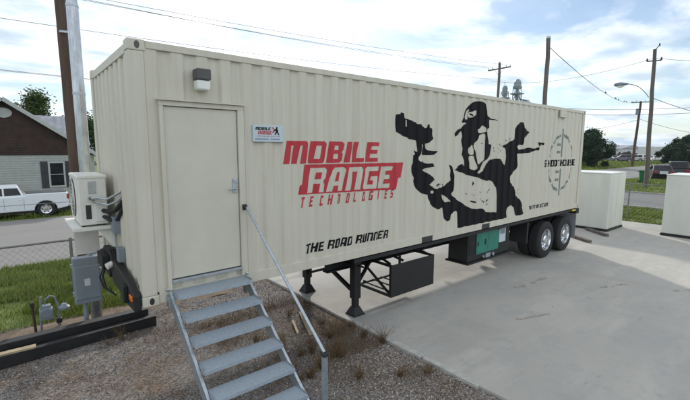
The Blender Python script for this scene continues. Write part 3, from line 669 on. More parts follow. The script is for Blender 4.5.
# suspension, axles
b = MB()
for y0 in (.62, 1.66): b.box(9.2, 12.1, y0, y0+.12, .66, .82); b.prism([(9.25, .82), (9.5, .45), (9.62, .45), (9.8, .82)], y0+.01, y0+.11); b.prism([(10.55, .82), (10.62, .5), (10.86, .5), (10.93, .82)], y0+.01, y0+.11); b.prism([(11.85, .82), (12.0, .5), (12.08, .5), (12.1, .82)], y0+.01, y0+.11)
b.build('bogie_frame', M['black'], tr, bevel=.006)
AX = (10.12, 11.36); RW = .505
for ax in AX:
    b = MB(); b.cyl((ax, .25, RW), (ax, 2.19, RW), .062, n=16); b.build('axle', M['black'], tr, smooth=True)
def make_wheel(ax, y, outer, s):
    """s=+1: hub face towards -Y (tyre grows towards +Y); the outer wheel shows its polished dish"""
    pr = [(.285, .0), (.30, -.012), (.36, -.020), (.44, -.016), (.485, .002), (.503, .022), (.505, .04), (.505, .115), (.495, .118), (.495, .137), (.505, .14), (.505, .215), (.503, .233), (.485, .253), (.44, .27), (.36, .275), (.30, .267), (.285, .255)]
    b = MB(); b.lathe([(r, s*t) for r, t in pr], (ax, y, RW), 'y', 48)
    ty = b.build('tyre', M['rubber'], tr, smooth=True)
    b = MB()
    if outer: pf = [(.285, .01), (.295, -.004), (.292, -.012), (.280, -.010), (.268, .02), (.262, .10), (.245, .118), (.205, .105), (.150, .10), (.120, .098), (.115, .02), (.095, .0), (.088, -.006), (0.001, -.008)]
    else: pf = [(.285, .0), (.27, .03), (.25, .12), (.1, .13), (.001, .13)]
    b.lathe([(r, s*t) for r, t in pf], (ax, y, RW), 'y', 48)
    b.build('rim', M['alu'] if outer else M['black'], ty, smooth=True)
    if outer:
        b = MB()
        for k in range(10):
            q = 2*PI*k/10; b.cyl((ax+.172*math.cos(q), y+s*.070, RW+.172*math.sin(q)), (ax+.172*math.cos(q), y+s*.104, RW+.172*math.sin(q)), .016, n=6)
        b.build('wheel_nuts', M['galv'], ty)
        b = MB()
        for k in range(10):
            q = 2*PI*(k+.5)/10; b.cyl((ax+.222*math.cos(q), y+s*.106, RW+.222*math.sin(q)), (ax+.222*math.cos(q), y+s*.116, RW+.222*math.sin(q)), .024, n=12)
        b.build('hand_holes', M['black'], ty)
for ax in AX:
    for y, s_, out in ((.02, 1, True), (.335, 1, False), (WC-.02, -1, True), (WC-.335, -1, False)): make_wheel(ax, y, out, s_)
b = MB(); b.box(12.02, 12.25, .0, WC, 1.03, 1.192); rb = b.build('rear_bolster', M['black'], tr, bevel=.01)
b = MB(); b.box(11.72, 11.98, -.004, .0, 1.135, 1.185); b.build('reflector', M['yellow'], rb)
b = MB(); b.box(12.05, 12.07, .0, .62, .28, 1.02); b.build('mudflap', M['flap'], tr)
b = MB(); b.box(12.05, 12.07, WC-.62, WC, .28, 1.02); b.build('mudflap', M['flap'], tr)
b = MB(); b.box(12.16, 12.22, .4, WC-.4, .45, .55); b.box(12.16, 12.22, .7, .78, .55, 1.03); b.box(12.16, 12.22, 1.66, 1.74, .55, 1.03); b.build('rear_guard', M['black'], tr)
b = MB(); b.box(9.05, 9.12, .05, .60, .55, 1.1); b.build('front_mudguard', M['black'], tr)
b = MB(); b.cyl((8.75, .75, .72), (8.75, 1.7, .72), .14, n=20); b.build('air_tank', M['black'], tr, smooth=True)
b = MB()
for k in range(3): b.bar((8.45+k*.16, .55, .62+.03*k), (8.53+k*.16, .55, .78), .02, .09)
b.tube([(8.3, .4, .9), (8.5, .38, .62), (8.7, .4, .6), (8.85, .42, .85)], .02)
b.build('valve_bracket', M['alu'], tr)

for y_, z_, r__ in ((.66, 1.02, .014), (.64, .95, .011)):
    b = MB(); b.tube([(3.2+i*.45, y_, z_-.035*(i % 2)) for i in range(20)], r__, 6); b.build('air_line', M['rubber'], tr, smooth=True)
for ax in AX:
    for y_ in (.68, 1.72):
        b = MB(); b.cyl((ax-.02, y_, .62), (ax-.38, y_, .66), .075, n=14); b.build('brake_chamber', M['black'], tr, smooth=True)
        b = MB()
        for k in range(4): b.box(ax-.48+.04*k, ax+.48-.04*k, y_-.04, y_+.04, .60+.014*k-.05, .612+.014*k-.05)
        b.build('leaf_spring', M['black'], tr)
b = MB(); b.box(8.42, 8.62, .30, .33, .62, .80); b.build('document_box', M['plate'], tr, bevel=.004)
# underslung generator
gs = thing('generator_set', 'black underslung generator cabinet with a green door panel, hanging under the container', 'generator', (7.4, .5, .45))
gx = lambda x: x-7.4
b = MB(); b.box(gx(6.55), gx(8.35), -.35, .16, .02, .72); bd = b.build('cabinet', M['black'], gs, bevel=.015)
b = MB(); b.box(gx(6.5), gx(8.4), -.40, .20, -.02, .018); b.build('skid', M['black'], gs, bevel=.005)
b = MB(); b.box(gx(6.86), gx(7.33), -.372, -.351, .16, .70); b.box(gx(7.335), gx(7.80), -.372, -.351, .16, .70)
gp = b.build('door_panel', M['green_panel'], gs, bevel=.006)
b = MB(); b.box(gx(7.20), gx(7.24), -.385, -.373, .35, .48); b.box(gx(6.90), gx(6.94), -.385, -.373, .35, .44); b.each('latch', M['darkgrey'], gp)
b = MB(); b.box(gx(7.83), gx(8.12), -.372, -.351, .30, .70); cpn = b.build('control_panel', M['signwhite'], gs, bevel=.006)
b = MB(); b.box(gx(7.87), gx(8.08), -.376, -.3725, .5, .66); b.build('gauge_window', M['grey_box'], cpn)
b = MB(); b.box(gx(7.25), gx(7.45), -.38, -.351, .03, .13); b.cyl((gx(7.55), -.351, .08), (gx(7.55), -.40, .08), .045); b.cyl((gx(7.15), -.351, .08), (gx(7.15), -.39, .08), .03); b.each('drain_fitting', M['galv'], gs)
b = MB()
for i in range(9): b.box(gx(6.6), gx(6.80), -.362, -.351, .18+i*.05, .20+i*.05)
b.build('louvre', M['black'], gs)
b = MB()
for x in (6.7, 8.15): b.box(gx(x), gx(x)+.08, -.2, -.1, .721, .745); b.box(gx(x), gx(x)+.08, .02, .12, .721, .745)
b.each('hanger', M['black'], gs)

# open rack with solid front panel
rk = thing('underslung_rack', 'open black steel rack with solid side plate, slung under the container beside the landing legs', 'rack', (4.65, .5, .3))
b = MB(); X = (-.56, .62); Y = (-.38, .48); Z = (.02, .60)
for x in X:
    for y in Y: b.box(x-.02, x+.02, y-.02, y+.02, Z[0]-.02, .60 if y < 0 else .86)
for x in X:
    b.bar((x, Y[0]+.02, Z[0]), (x, Y[1]-.02, Z[0]), .04, .04); b.bar((x, Y[0]+.02, .58), (x, Y[1]-.02, .58), .04, .04)
b.bar((X[0]+.02, Y[1], Z[0]), (X[1]-.02, Y[1], Z[0]), .04, .04); b.bar((X[0]+.02, Y[1], .58), (X[1]-.02, Y[1], .58), .04, .04)
b.build('frame', M['black'], rk)
b = MB(); b.box(X[0]-.02, X[1]+.02, Y[0]-.032, Y[0]-.022, Z[0]-.02, .60); b.build('side_plate', M['black'], rk)
b = MB(); b.bar((X[0], Y[1], .56), (X[0], Y[0], .04), .035, .035); b.bar((X[1], Y[1], .04), (X[1], Y[0], .56), .035, .035)
b.bar((X[0]+.35, Y[0]+.02, .615), (X[0]+.1, Y[1], .86), .04, .035); b.bar((X[1]-.1, Y[0]+.02, .615), (X[1]-.3, Y[1], .86), .04, .035); b.bar((X[0], Y[0]+.02, .615), (X[0], Y[1], .86), .035, .035)
b.each('brace', M['black'], rk)
b = MB()
for i in range(5): b.box(X[0]+.1+i*.24, X[0]+.13+i*.24, Y[0]+.02, Y[1]-.02, Z[0]+.02, Z[0]+.035)
b.each('floor_bar', M['black'], rk)

# ------------------------------------------------------------------ stairs and handrail
st = thing('metal_stairs', 'galvanised steel steps with seven open treads leading up to the container door', 'stairs', (.742, -.9, 0))
ox, oy = .742, -.9
XL, XR, Y0, Z0, RUN, RISE, DEP = .294, 1.190, -.28, 1.345, .237, .186, .225
for xs in (XL-.018, XR+.018):
    b = MB(); a = (xs-ox, -.02-oy+.0, Z0-.0+.02); e = (xs-ox, Y0-6.9*RUN-oy, Z0-6.9*RISE-.15)
    d = Vector(e)-Vector(a); d.normalize()
    b.bar((a[0], a[1]-.02, a[2]-.06), e, .032, .13)
    b.build('stringer', M['galv'], st, bevel=.004)
for i in range(7):
    y, z = Y0-i*RUN, Z0-i*RISE
    b = MB(); yy = y-oy; b.box(XL-ox, XR-ox, yy, yy+DEP+(.03 if i == 0 else 0), z-.008, z); b.box(XL-ox, XR-ox, yy, yy+.006, z-.04, z-.0085); b.box(XL-ox, XR-ox, yy+DEP-.006, yy+DEP, z-.035, z-.0085)
    t = b.build('tread', M['tread'], st, bevel=.0015)
    b = MB()
    for xs in (XL+.001, XR-.031): b.box(xs-ox, xs+.03-ox, yy+.01, yy+DEP-.01, z-.04, z-.009)
    b.box(XL-ox+.001, XL-ox+.006, yy+.02, yy+DEP-.01, z+.001, z+.02); b.box(XR-ox-.006, XR-ox-.001, yy+.02, yy+DEP-.01, z+.001, z+.02)
    b.each('tread_bracket', M['galv'], t)
b = MB(); b.cyl((XR+.02-ox, -.03-oy, 1.37), (XR+.06-ox, -.03-oy, 1.37), .022); b.cyl((XL-.02-ox, -.03-oy, 1.37), (XL-.05-ox, -.03-oy, 1.37), .018)
b.box(XL-.05-ox, XL-ox, -.1-oy, .0-oy, 1.17, 1.3); b.box(XR-ox, XR+.05-ox, -.1-oy, .0-oy, 1.12, 1.3)
b.each('wall_bracket', M['galv'], st, bevel=.004)
hr = thing('handrail', 'straight sloping grey metal handrail with one square post, beside the right of the steps', 'handrail', (1.26, -1.64, 0))
b = MB(); b.cyl((-.03, 1.55, 2.235), (.0, -.02, .945), .0175, n=14); b.build('rail', M['galv'], hr, smooth=True)
b = MB(); b.box(-.024, .024, -.05, -.002, -.06, .92); b.build('post', M['galv'], hr, bevel=.004)
b = MB(); b.box(-.03, .03, -.056, .012, .905, .945); b.build('post_clamp', M['darkgrey'], hr, bevel=.004)
b = MB(); b.box(-.065, -.005, 1.585, 1.632, 2.20, 2.27); b.cyl((-.035, 1.632, 2.235), (-.035, 1.54, 2.235), .024); b.build('wall_fixing', M['darkgrey'], hr, bevel=.004)

# ------------------------------------------------------------------ things at the near end wall
ac = thing('air_conditioner', 'white outdoor air conditioning unit on a shelf at the container end wall', 'air conditioner', (-.225, 1.70, 1.965))
b = MB(); b.box(-.155, .155, -.42, .42, .02, .645); cs = b.build('casing', M['ac_white'], ac, bevel=.015)
b = MB(); b.box(-.165, .165, -.43, .43, .615, .66); b.build('lid', M['ac_white'], ac, bevel=.012)
b = MB(); b.box(-.159, -.1555, -.40, .40, .05, .61)
for k in range(5):
    r = .05+k*.05
    for i in range(24):
        q0, q1 = 2*PI*i/24, 2*PI*(i+1)/24
        b.bar((-.175, .10+r*math.cos(q0), .34+r*math.sin(q0)), (-.175, .10+r*math.cos(q1), .34+r*math.sin(q1)), .006, .006, (1, 0, 0))
b.build('fan_grille', M['ac_white'], ac)
b = MB(); b.cyl((-.166, .10, .34), (-.1555, .10, .34), .26, n=28); b.build('fan_recess', M['darkgrey'], ac)
b = MB(); b.box(.01, .14, -.445, -.4205, .06, .30); b.build('valve_cover', M['ac_white'], ac, bevel=.008)
b = MB(); b.box(-.09, -.03, -.4235, -.4205, .10, .28); b.build('rating_label', M['darkgrey'], ac)
b = MB(); b.box(-.05, .04, -.4235, -.4205, .42, .58); b.build('notice_label', M['trim'], ac)
b = MB(); b.cyl((-.04, -.42, .37), (-.04, -.50, .37), .022); b.cyl((-.0, -.42, .33), (-.0, -.48, .33), .018); b.bar((-.05, -.49, .37), (.1, -.49, .36), .02, .02); b.build('valve', M['brass'], ac)
b = MB()
for x in (-.12, .12):
    for y in (-.33, .33): b.box(x-.02, x+.02, y-.04, y+.04, 0, .02)
b.each('foot', M['darkgrey'], ac)
b = MB(); b.tube([(-.03, -.50, .37), (.04, -.54, .38), (.12, -.62, .36), (.20, -.72, .42), (.258, -.80, .47)], .016, 10); b.tube([(0, -.48, .33), (.06, -.55, .31), (.13, -.64, .29), (.21, -.74, .34), (.258, -.80, .40)], .014, 10)
b.each('refrigerant_pipe', M['galv'], ac, smooth=True)
b = MB(); b.tube([(.10, -.44, .20), (.15, -.56, .19), (.20, -.68, .22), (.258, -.80, .34)], .028, 10); b.tube([(.10, -.44, .12), (.16, -.55, .08), (.22, -.66, .10), (.258, -.78, .26)], .024, 10)
b.each('insulated_hose', M['copper'], ac, smooth=True)
sh = thing('wall_shelf', 'cream steel shelf bracket under the air conditioner on the container end wall', 'shelf', (0, 1.75, 1.965))
b = MB(); b.box(-.47, -.004, -.52, .50, -.045, -.002); b.build('shelf_board', M['ac_white'], sh, bevel=.004)
b = MB(); b.box(-.40, -.10, .22, .24, -.50, -.047); b.prism([(-.016, -.047), (-.016, -.30), (-.04, -.30), (-.20, -.047)], -.46, -.445)
b.each('gusset', M['ac_white'], sh)
jb = thing('junction_box', 'two small grey conduit boxes on the container end wall beside the air conditioner', 'junction box', (0, 1.0, 1.67))
b = MB(); b.box(-.06, .03, .05, .20, .20, .42); b.build('box', M['grey_box'], jb, bevel=.006)
b = MB(); b.box(-.05, .03, -.10, .04, -.14, .04); b.build('box', M['grey_box'], jb, bevel=.006)
b = MB(); b.tube([(-.03, .1, .20), (-.05, .06, .12), (-.03, .0, .03)], .010); b.build('conduit', M['grey_box'], jb, smooth=True)

# poles beside the near end
pw = thing('utility_pole', 'dark brown wooden utility pole leaning slightly, behind the white air conditioner', 'utility pole', (.09, 5.67, -.08))
b = MB(); n = 26
b.tube([(-.08*t, .05*t, 10.5*t) for t in [i/n for i in range(n+1)]], [.122-.035*i/n+.003*math.sin(i*2.1) for i in range(n+1)], 18); b.build('pole', M['wood_pole'], pw, smooth=True)
b = MB(); b.bar((-.12, -.13, 5.4), (.08, -.13, 5.41), .03, .04); b.build('cable_clamp', M['galv'], pw)
b = MB(); b.tube([(.06, -.135, 0.2), (.03, -.12, 4), (.0, -.08, 8)], .008); b.build('ground_wire', M['wire'], pw)
ps = thing('steel_mast', 'tall shiny galvanised steel mast beside the brown wooden pole', 'mast', (-.06, 3.16, -.08))
b = MB(); b.cyl((0, 0, 0), (0, 0, 5.3), .086, .086, 28); b.cyl((0, 0, 5.3), (0, 0, 10.2), .078, .078, 28); b.build('pole', M['galvpole'], ps, smooth=True)
b = MB()
for z in (2.2, 3.9, 5.25, 6.6): b.cyl((0, 0, z), (0, 0, z+.035), .092, .092, 28)
b.each('collar', M['galv'], ps, smooth=True)
ep = thing('electrical_panel', 'grey electrical disconnect box with a small white label, fixed to the steel mast', 'electrical box', (-.19, 2.86, .46))
b = MB(); b.box(-.185, .18, -.08, .09, .0, .76); b.build('box', M['grey_box'], ep, bevel=.012)
b = MB(); b.box(-.175, .165, -.105, -.0805, .08, .63); b.build('cover', M['grey_box'], ep, bevel=.012)
b = MB(); b.box(-.05, .03, -.109, -.1055, .30, .42); b.build('warning_label', M['plate'], ep)
b = MB(); b.box(.18, .21, -.06, -.01, .35, .55); b.build('switch_lever', M['galv'], ep, bevel=.004)
b = MB(); b.cyl((.08, .02, .74), (.08, .02, 1.25), .03); b.cyl((-.05, .03, -.5), (-.05, .03, .02), .035); b.each('conduit', M['grey_box'], ep, smooth=True)
b = MB(); b.box(-.2, .2, .0905, .13, .1, .16); b.box(-.2, .2, .0905, .13, .58, .64); b.each('strut', M['galv'], ep)

gm = thing('gas_meter', 'small blue-grey gas meter with pipe loop and regulator on bare dirt behind the black timbers', 'gas meter', (-.72, 3.3, -.06))
b = MB(); b.cyl((-.11, -.02, 0), (-.08, -.02, .62), .017); b.cyl((.14, .05, -.03), (.14, .05, .24), .024); b.tube([(.14, .05, .2), (.14, .05, .42), (.10, .04, .56), (.04, .02, .60), (-.02, 0, .56), (-.035, 0, .47)], .013); b.build('pipe', M['grey_box'], gm, smooth=True)
b = MB(); b.box(-.115, .065, -.07, .09, .22, .40); b.cyl((-.025, -.085, .34), (-.025, .10, .34), .085, n=20); b.box(-.09, .04, -.05, .07, .40, .46); b.build('meter_body', M['grey_box'], gm, bevel=.012)
b = MB(); b.lathe([(.001, -.04), (.08, -.035), (.085, 0), (.05, .03), (.03, .06), (.001, .06)], (.22, .04, .36), 'z', 20); b.cyl((.14, .05, .34), (.30, .03, .34), .028); b.build('regulator', M['grey_box'], gm, smooth=True)
b = MB(); b.box(.10, .18, .01, .09, .10, .18); b.build('valve', M['darkgrey'], gm, bevel=.008)
mk = thing('marker_stake', 'short rusty pipe stake standing left of the gas meter', 'stake', (-.90, 3.12, -.06))
b = MB(); b.cyl((0, 0, 0), (-.02, 0, .56), .018); b.build('stake', M['brownwood'], mk, smooth=True)
b = MB(); b.box(-.045, .01, -.025, .025, .53, .60); b.build('cap', M['brownwood'], mk, bevel=.006)

# black timbers along the gravel
t1 = MB(); t1.bar((-3.2, 2.20, .04), (.70, 2.44, .04), .12, .17); o = t1.build('timber_beam', M['timber'], bevel=.008)
tag(o, 'long black timber beam nearer the camera, lying on gravel by the container corner', 'timber')
t2 = MB(); t2.bar((-3.2, 2.52, .085), (.62, 2.64, .085), .17, .26); o = t2.build('timber_beam', M['timber'], bevel=.008)
tag(o, 'long thicker black timber beam lying behind the lower one, towards the lawn', 'timber')
b = MB(); b.bar((-2.6, 2.335, .1425), (-.93, 2.325, .1425), .10, .03); tag(b.build('wooden_plank', M['plank'], bevel=.004), 'long pale board lying on the near black timber at the left edge', 'plank')
b = MB(); b.bar((2.87, 1.20, -.01), (2.50, .34, -.005), .08, .028); tag(b.build('wooden_plank', M['plank'], bevel=.004), 'longer pale wood offcut on the dirt right of the steps, nearer the slab', 'plank')
b = MB(); b.bar((2.56, 1.0, -.012), (2.36, .52, -.01), .04, .025); tag(b.build('wooden_plank', M['plank'], bevel=.004), 'short thin brown wood offcut lying right of the steps, left of the longer one', 'plank')

# ------------------------------------------------------------------ storage lockers at the right
def locker(label, x0, x1, y0, y1, h):
    t = thing('storage_locker', label, 'storage box', ((x0+x1)/2, (y0+y1)/2, 0), math.radians(-1.5), 'pale storage boxes at the yard end')
    hx, hy = (x1-x0)/2, (y1-y0)/2
    b = MB(); b.box(-hx, hx, -hy, hy, .085, h-.03); b.build('body', M['boxwhite'], t, bevel=.02)
    b = MB(); b.box(-hx-.015, hx+.015, -hy-.015, hy+.015, h-.03, h); b.build('lid', M['boxcap'], t, bevel=.01)
    b = MB(); b.box(-hx-.02, hx+.02, -hy-.02, hy+.02, .0, .083); b.build('base', M['black'], t, bevel=.006)
    b = MB()
    n = max(1, round(2*hy/1.2))
    for k in range(1, n): y = -hy+2*hy*k/n; b.box(-hx-.004, -hx, y-.006, y+.006, .09, h-.035)
    b.box(hx*.02-.004, hx*.02+.004, -hy-.004, -hy, .09, h-.035)
    b.build('seam', M['boxwhite'], t)
    return t
locker('pale greenish white storage box behind the trailer rear wheels', 15.45, 17.0, .14, 3.4, 2.13)
locker('pale white storage box at the right edge of the yard, beyond the gap', 16.25, 17.8, -4.4, -1.26, 2.13)
b = MB(); b.bar((15.25, .75, .045), (14.5, -.14, .045), .14, .09); tag(b.build('timber_block', M['grey_pole'], bevel=.008), 'grey timber sleeper on the concrete in front of the left storage box', 'timber')
b = MB(); b.bar((13.5, .62, .045), (13.0, -.12, .045), .14, .09); tag(b.build('timber_block', M['grey_pole'], bevel=.008), 'short grey timber block on the concrete just behind the mudflap', 'timber')

# ------------------------------------------------------------------ chain link fences
def chain_fence(label, a, c, h, step, mesh=.115, z0=-.07):
    a, c = Vector((*a, z0)), Vector((*c, z0)); Lf = (c-a).length; d = (c-a)/Lf
    t = thing('chain_link_fence', label, 'fence', a)
    b = MB(); b.tube([(0, 0, h), d*Lf*.5+Vector((0, 0, h)), d*Lf+Vector((0, 0, h))], .021, 10); b.build('top_rail', M['fence'], t, smooth=True)
    n = round(Lf/step)
    for i in range(n+1):
        p = d*(Lf*i/n); b = MB(); b.cyl(p, p+Vector((0, 0, h+.05)), .028, n=10); b.build('post', M['fence'], t, smooth=True)
    b = MB(); k = int(Lf/mesh); hh = h-.05; r = .0013
    for i in range(-int(hh/mesh), k):
        for s in (1, -1):
            x0 = i*mesh if s > 0 else i*mesh+hh
            p0 = [max(0, min(Lf, x0)), .03+max(0, (-x0 if s > 0 else x0-Lf) if (x0 < 0 or x0 > Lf) else 0)]
            xe = x0+s*hh; xe_c = max(0, min(Lf, xe)); p1 = [xe_c, .03+abs(xe_c-x0)]
            if abs(p1[0]-p0[0]) < .02: continue
            A = d*p0[0]+Vector((0, 0, p0[1])); B = d*p1[0]+Vector((0, 0, p1[1]))
            b.cyl(A, B, r*1.4, n=3, cap=False)
    b.build('wire_mesh', M['fence'], t)
    return t
chain_fence('low chain link fence along the lawn, left of the container', (-8.63, 4.9), (5.42, 4.9), 1.20, 2.9)
chain_fence('chain link fence on the grass beyond the storage boxes', (18.95, 6.2), (18.95, -13.8), 1.62, 2.88, mesh=.16)

# ------------------------------------------------------------------ distant poles, lamp, wires
def at(dx, dy, dist, sl=None, z=None):
    return Vector((CAM.x+dx*dist, CAM.y+dy*dist, CAM.z+sl*dist if sl is not None else z))
def wpole(name, label, base, top, r0, r1, mname, n=14):
    t = thing(name, label, 'utility pole', base, 0); top = Vector(top)-Vector(base)
    b = MB(); b.tube([top*(i/10)+Vector((.03*math.sin(i), .02*math.cos(i*1.7), 0)) for i in range(11)], [r0+(r1-r0)*i/10 for i in range(11)], n); b.build('pole', M[mname], t, smooth=True)
    return t, top
p1, top = wpole('utility_pole', 'utility pole with one tilted crossarm, seen above the middle of the container roof', (38.1, 17.6, -.08), (38.1, 17.6, 11.7), .17, .12, 'grey_pole')
b = MB(); a1 = Vector((-.55, .95, top.z-.72)); a2 = Vector((.55, -.95, top.z-.45)); b.bar(a1, a2, .10, .12); b.build('crossarm', M['grey_pole'], p1)
b = MB()
for f in (.04, .2, .8, .96): q = a1.lerp(a2, f); b.cyl(q+Vector((0, 0, .06)), q+Vector((0, 0, .24)), .05, .035, 8)
b.cyl(top, top+Vector((0, 0, .15)), .05, .03, 8)
b.each('insulator', M['galv'], p1)
b = MB(); b.bar(a1.lerp(a2, .28), (0, 0, top.z-1.3), .03, .03); b.bar(a1.lerp(a2, .72), (0, 0, top.z-1.25), .03, .03); b.each('arm_brace', M['grey_pole'], p1)
p2b = at(.9133, .4075, 19.6, z=-.08); p2t = at(.9123, .4095, 19.6, sl=.2373)
p2, top2 = wpole('utility_pole', 'thick bare wooden pole without crossarm rising right behind the container roof', p2b, p2t, .105, .082, 'grey_pole')
b = MB(); b.cyl(top2, top2+Vector((0, 0, .08)), .095, .085, 14); b.build('pole_cap', M['galv'], p2)
p3b = at(.9742, .2255, 39.7, z=-.08); p3t = at(.9726, .2327, 39.7, sl=.192)
p3, top3 = wpole('street_lamp', 'wooden pole carrying a street lamp on a long curved arm, above the green bin', p3b, p3t, .165, .12, 'grey_pole', 16)
p3['category'] = 'street lamp'
j = at(.9720, .2350, 39.7, sl=.1017)-p3b; e = at(.9624, .2715, 39.7, sl=.1305)-p3b
b = MB(); pts = [j.lerp(e, t)+Vector((0, 0, 0))+Vector((0, 0, .55*math.sin(t*PI*.5)*(1-t)*1.6)) for t in [i/10 for i in range(11)]]; b.tube(pts, .035, 8); b.build('lamp_arm', M['galv'], p3, smooth=True)
dd = (e-j).normalized(); dd.z = 0; dd.normalize()
b = MB(); b.tube([e-dd*.15, e+dd*.05, e+dd*.4, e+dd*.75, e+dd*.85], [.05, .10, .17, .14, .05], 12); hd = b.build('lamp_head', M['grey_box'], p3, smooth=True)
b = MB(); b.tube([e+dd*.15+Vector((0,0,-.10)), e+dd*.4+Vector((0,0,-.17)), e+dd*.65+Vector((0,0,-.12))], [.05, .13, .06], 12); b.build('lens', M['lampglass'], hd, smooth=True)
b = MB(); q = top3*.92; b.bar(q+Vector((-.12, .42, 0)), q+Vector((.12, -.42, 0)), .08, .08)
for s in (-1, 1): b.cyl(q+Vector((-.12*s, .42*s, .0)), q+Vector((-.12*s, .42*s, .22)), .075, .05, 8)
b.cyl(top3+Vector((0, 0, -.1)), top3+Vector((.1, -.25, .28)), .035, n=6); b.cyl(top3+Vector((.1, -.25, .22)), top3+Vector((.1, -.25, .42)), .06, .04, 8)
b.each('insulator', M['darkgrey'], p3)
p4b = at(.968, .2508, 88.2, z=-.08); p4t = at(.9692, .2464, 88.2, sl=.0949)
p4, top4 = wpole('utility_pole', 'dark leaning utility pole with a straight crossarm, far across the street', p4b, p4t, .24, .17, 'wood_pole')
b = MB(); q = top4*.985; v = Vector((-.25, .97, 0)); b.bar(q-v*1.35, q+v*1.35, .13, .15); b.build('crossarm', M['wood_pole'], p4)
b = MB()
for f in (-1.25, -.6, .6, 1.25): b.cyl(q+v*f+Vector((0, 0, .05)), q+v*f+Vector((0, 0, .3)), .07, .05, 8)
b.each('insulator', M['galv'], p4)
b = MB(); b.cyl(top4*.80+v*.3, top4*.89+v*.3, .26, n=12); b.build('transformer', M['grey_box'], p4, smooth=True)

def wire(label, a, c, sag, r=.011, n=24):
    a, c = Vector(a), Vector(c); b = MB()
    b.tube([a.lerp(c, i/n)+Vector((0, 0, -sag*4*(i/n)*(1-i/n))) for i in range(n+1)], r, 5)
    o = b.build('overhead_wire', M['wire'], smooth=True); tag(o, label, 'overhead wire', 'overhead wires'); return o
P1 = Vector((38.1, 17.6, -.08)); fw = 'thin overhead wire running from the left over the road to the tilted crossarm pole'
wire('lowest thick cable crossing left of the container, between the fence side poles', (-45, 22, 8.3), (P1.x, 22.2, 7.2), .9, .012)
wire('thick overhead cable passing behind the brown wooden pole at mid height of the sky', (-45, 20, 9.6), (P1.x, 18.5, 10.2), 1.3, .012)
wire('uppermost thin overhead wire above the container, ending at the far crossarm tip', (-45, 24, 14.2), P1+a1.lerp(a2, .04)+Vector((0, 0, .24)), 1.9)
wire('second thin overhead wire below the uppermost one above the container', (-45, 22, 12.6), P1+a1.lerp(a2, .2)+Vector((0, 0, .24)), 1.6)
wire('thin overhead wire just over the container roof, ending low on the crossarm', (-45, 20, 11.6), P1+a1.lerp(a2, .8)+Vector((0, 0, .24)), 1.5)
wire('faint low wire between the wooden pole and the container corner', (-45, 30, 8.6), (P1.x+2, 30, 8.2), .5)
wire('slanting wire from the bare pole down to the far leaning pole', p2t-Vector((0, 0, .3)), p4b+top4*.985+v*.6+Vector((0, 0, .3)), 1.1, .016)
wire('upper level wire crossing behind the street lamp pole', at(.9225, .386, 62, sl=.089), at(.999, .02, 52, sl=.082), .5, .022)
wire('lower level wire crossing behind the street lamp pole', at(.9225, .386, 62, sl=.077), at(.999, .02, 52, sl=.074), .5, .022)
wire('wire falling from the street lamp pole towards the right edge', p3b+top3*.66, at(.999, .03, 46, sl=.035), .5, .02)
wire('low sagging wire from the far leaning pole to the left over the dark tree', p4b+top4*.72, at(.90, .43, 95, sl=.034), .8, .03)
wire('low wire from the far leaning pole to the right edge', p4b+top4*.74, at(.999, .08, 95, sl=.022), 1.0, .03)
wire('high thin wire crossing the street lamp pole near its insulators', p3b+top3*.92+Vector((0, 0, .2)), at(.86, .51, 60, sl=.155), .9, .014)
wire('high thin wire leaving the street lamp pole to the right', p3b+top3*.92+Vector((0, 0, .2)), at(1.0, .03, 60, sl=.16), .6, .014)

# birds perched on the slanting wire
bm_ = None
for k, f in enumerate((.32, .45, .50, .61, .66)):
    A, B = p2t-Vector((0, 0, .3)), p4b+top4*.985+v*.6+Vector((0, 0, .3)); p = A.lerp(B, f)+Vector((0, 0, -1.1*4*f*(1-f)+.016))
    bird = MB(); bird.tube([(-.13, 0, -.01), (-.06, 0, .03), (0, 0, .07), (.05, 0, .12), (.08, 0, .14), (.115, 0, .135)], [.008, .03, .05, .042, .032, .006], 8); bird.cyl((0, 0, -.005), (0, 0, .04), .008, n=5)
    o = bird.build('bird', M['darkgrey'], smooth=True); o.location = p; o.rotation_euler = (0, 0, 1.2+k)
    tag(o, 'tiny dark bird perched on the slanting wire behind the container', 'bird', 'birds on the slanting wire')

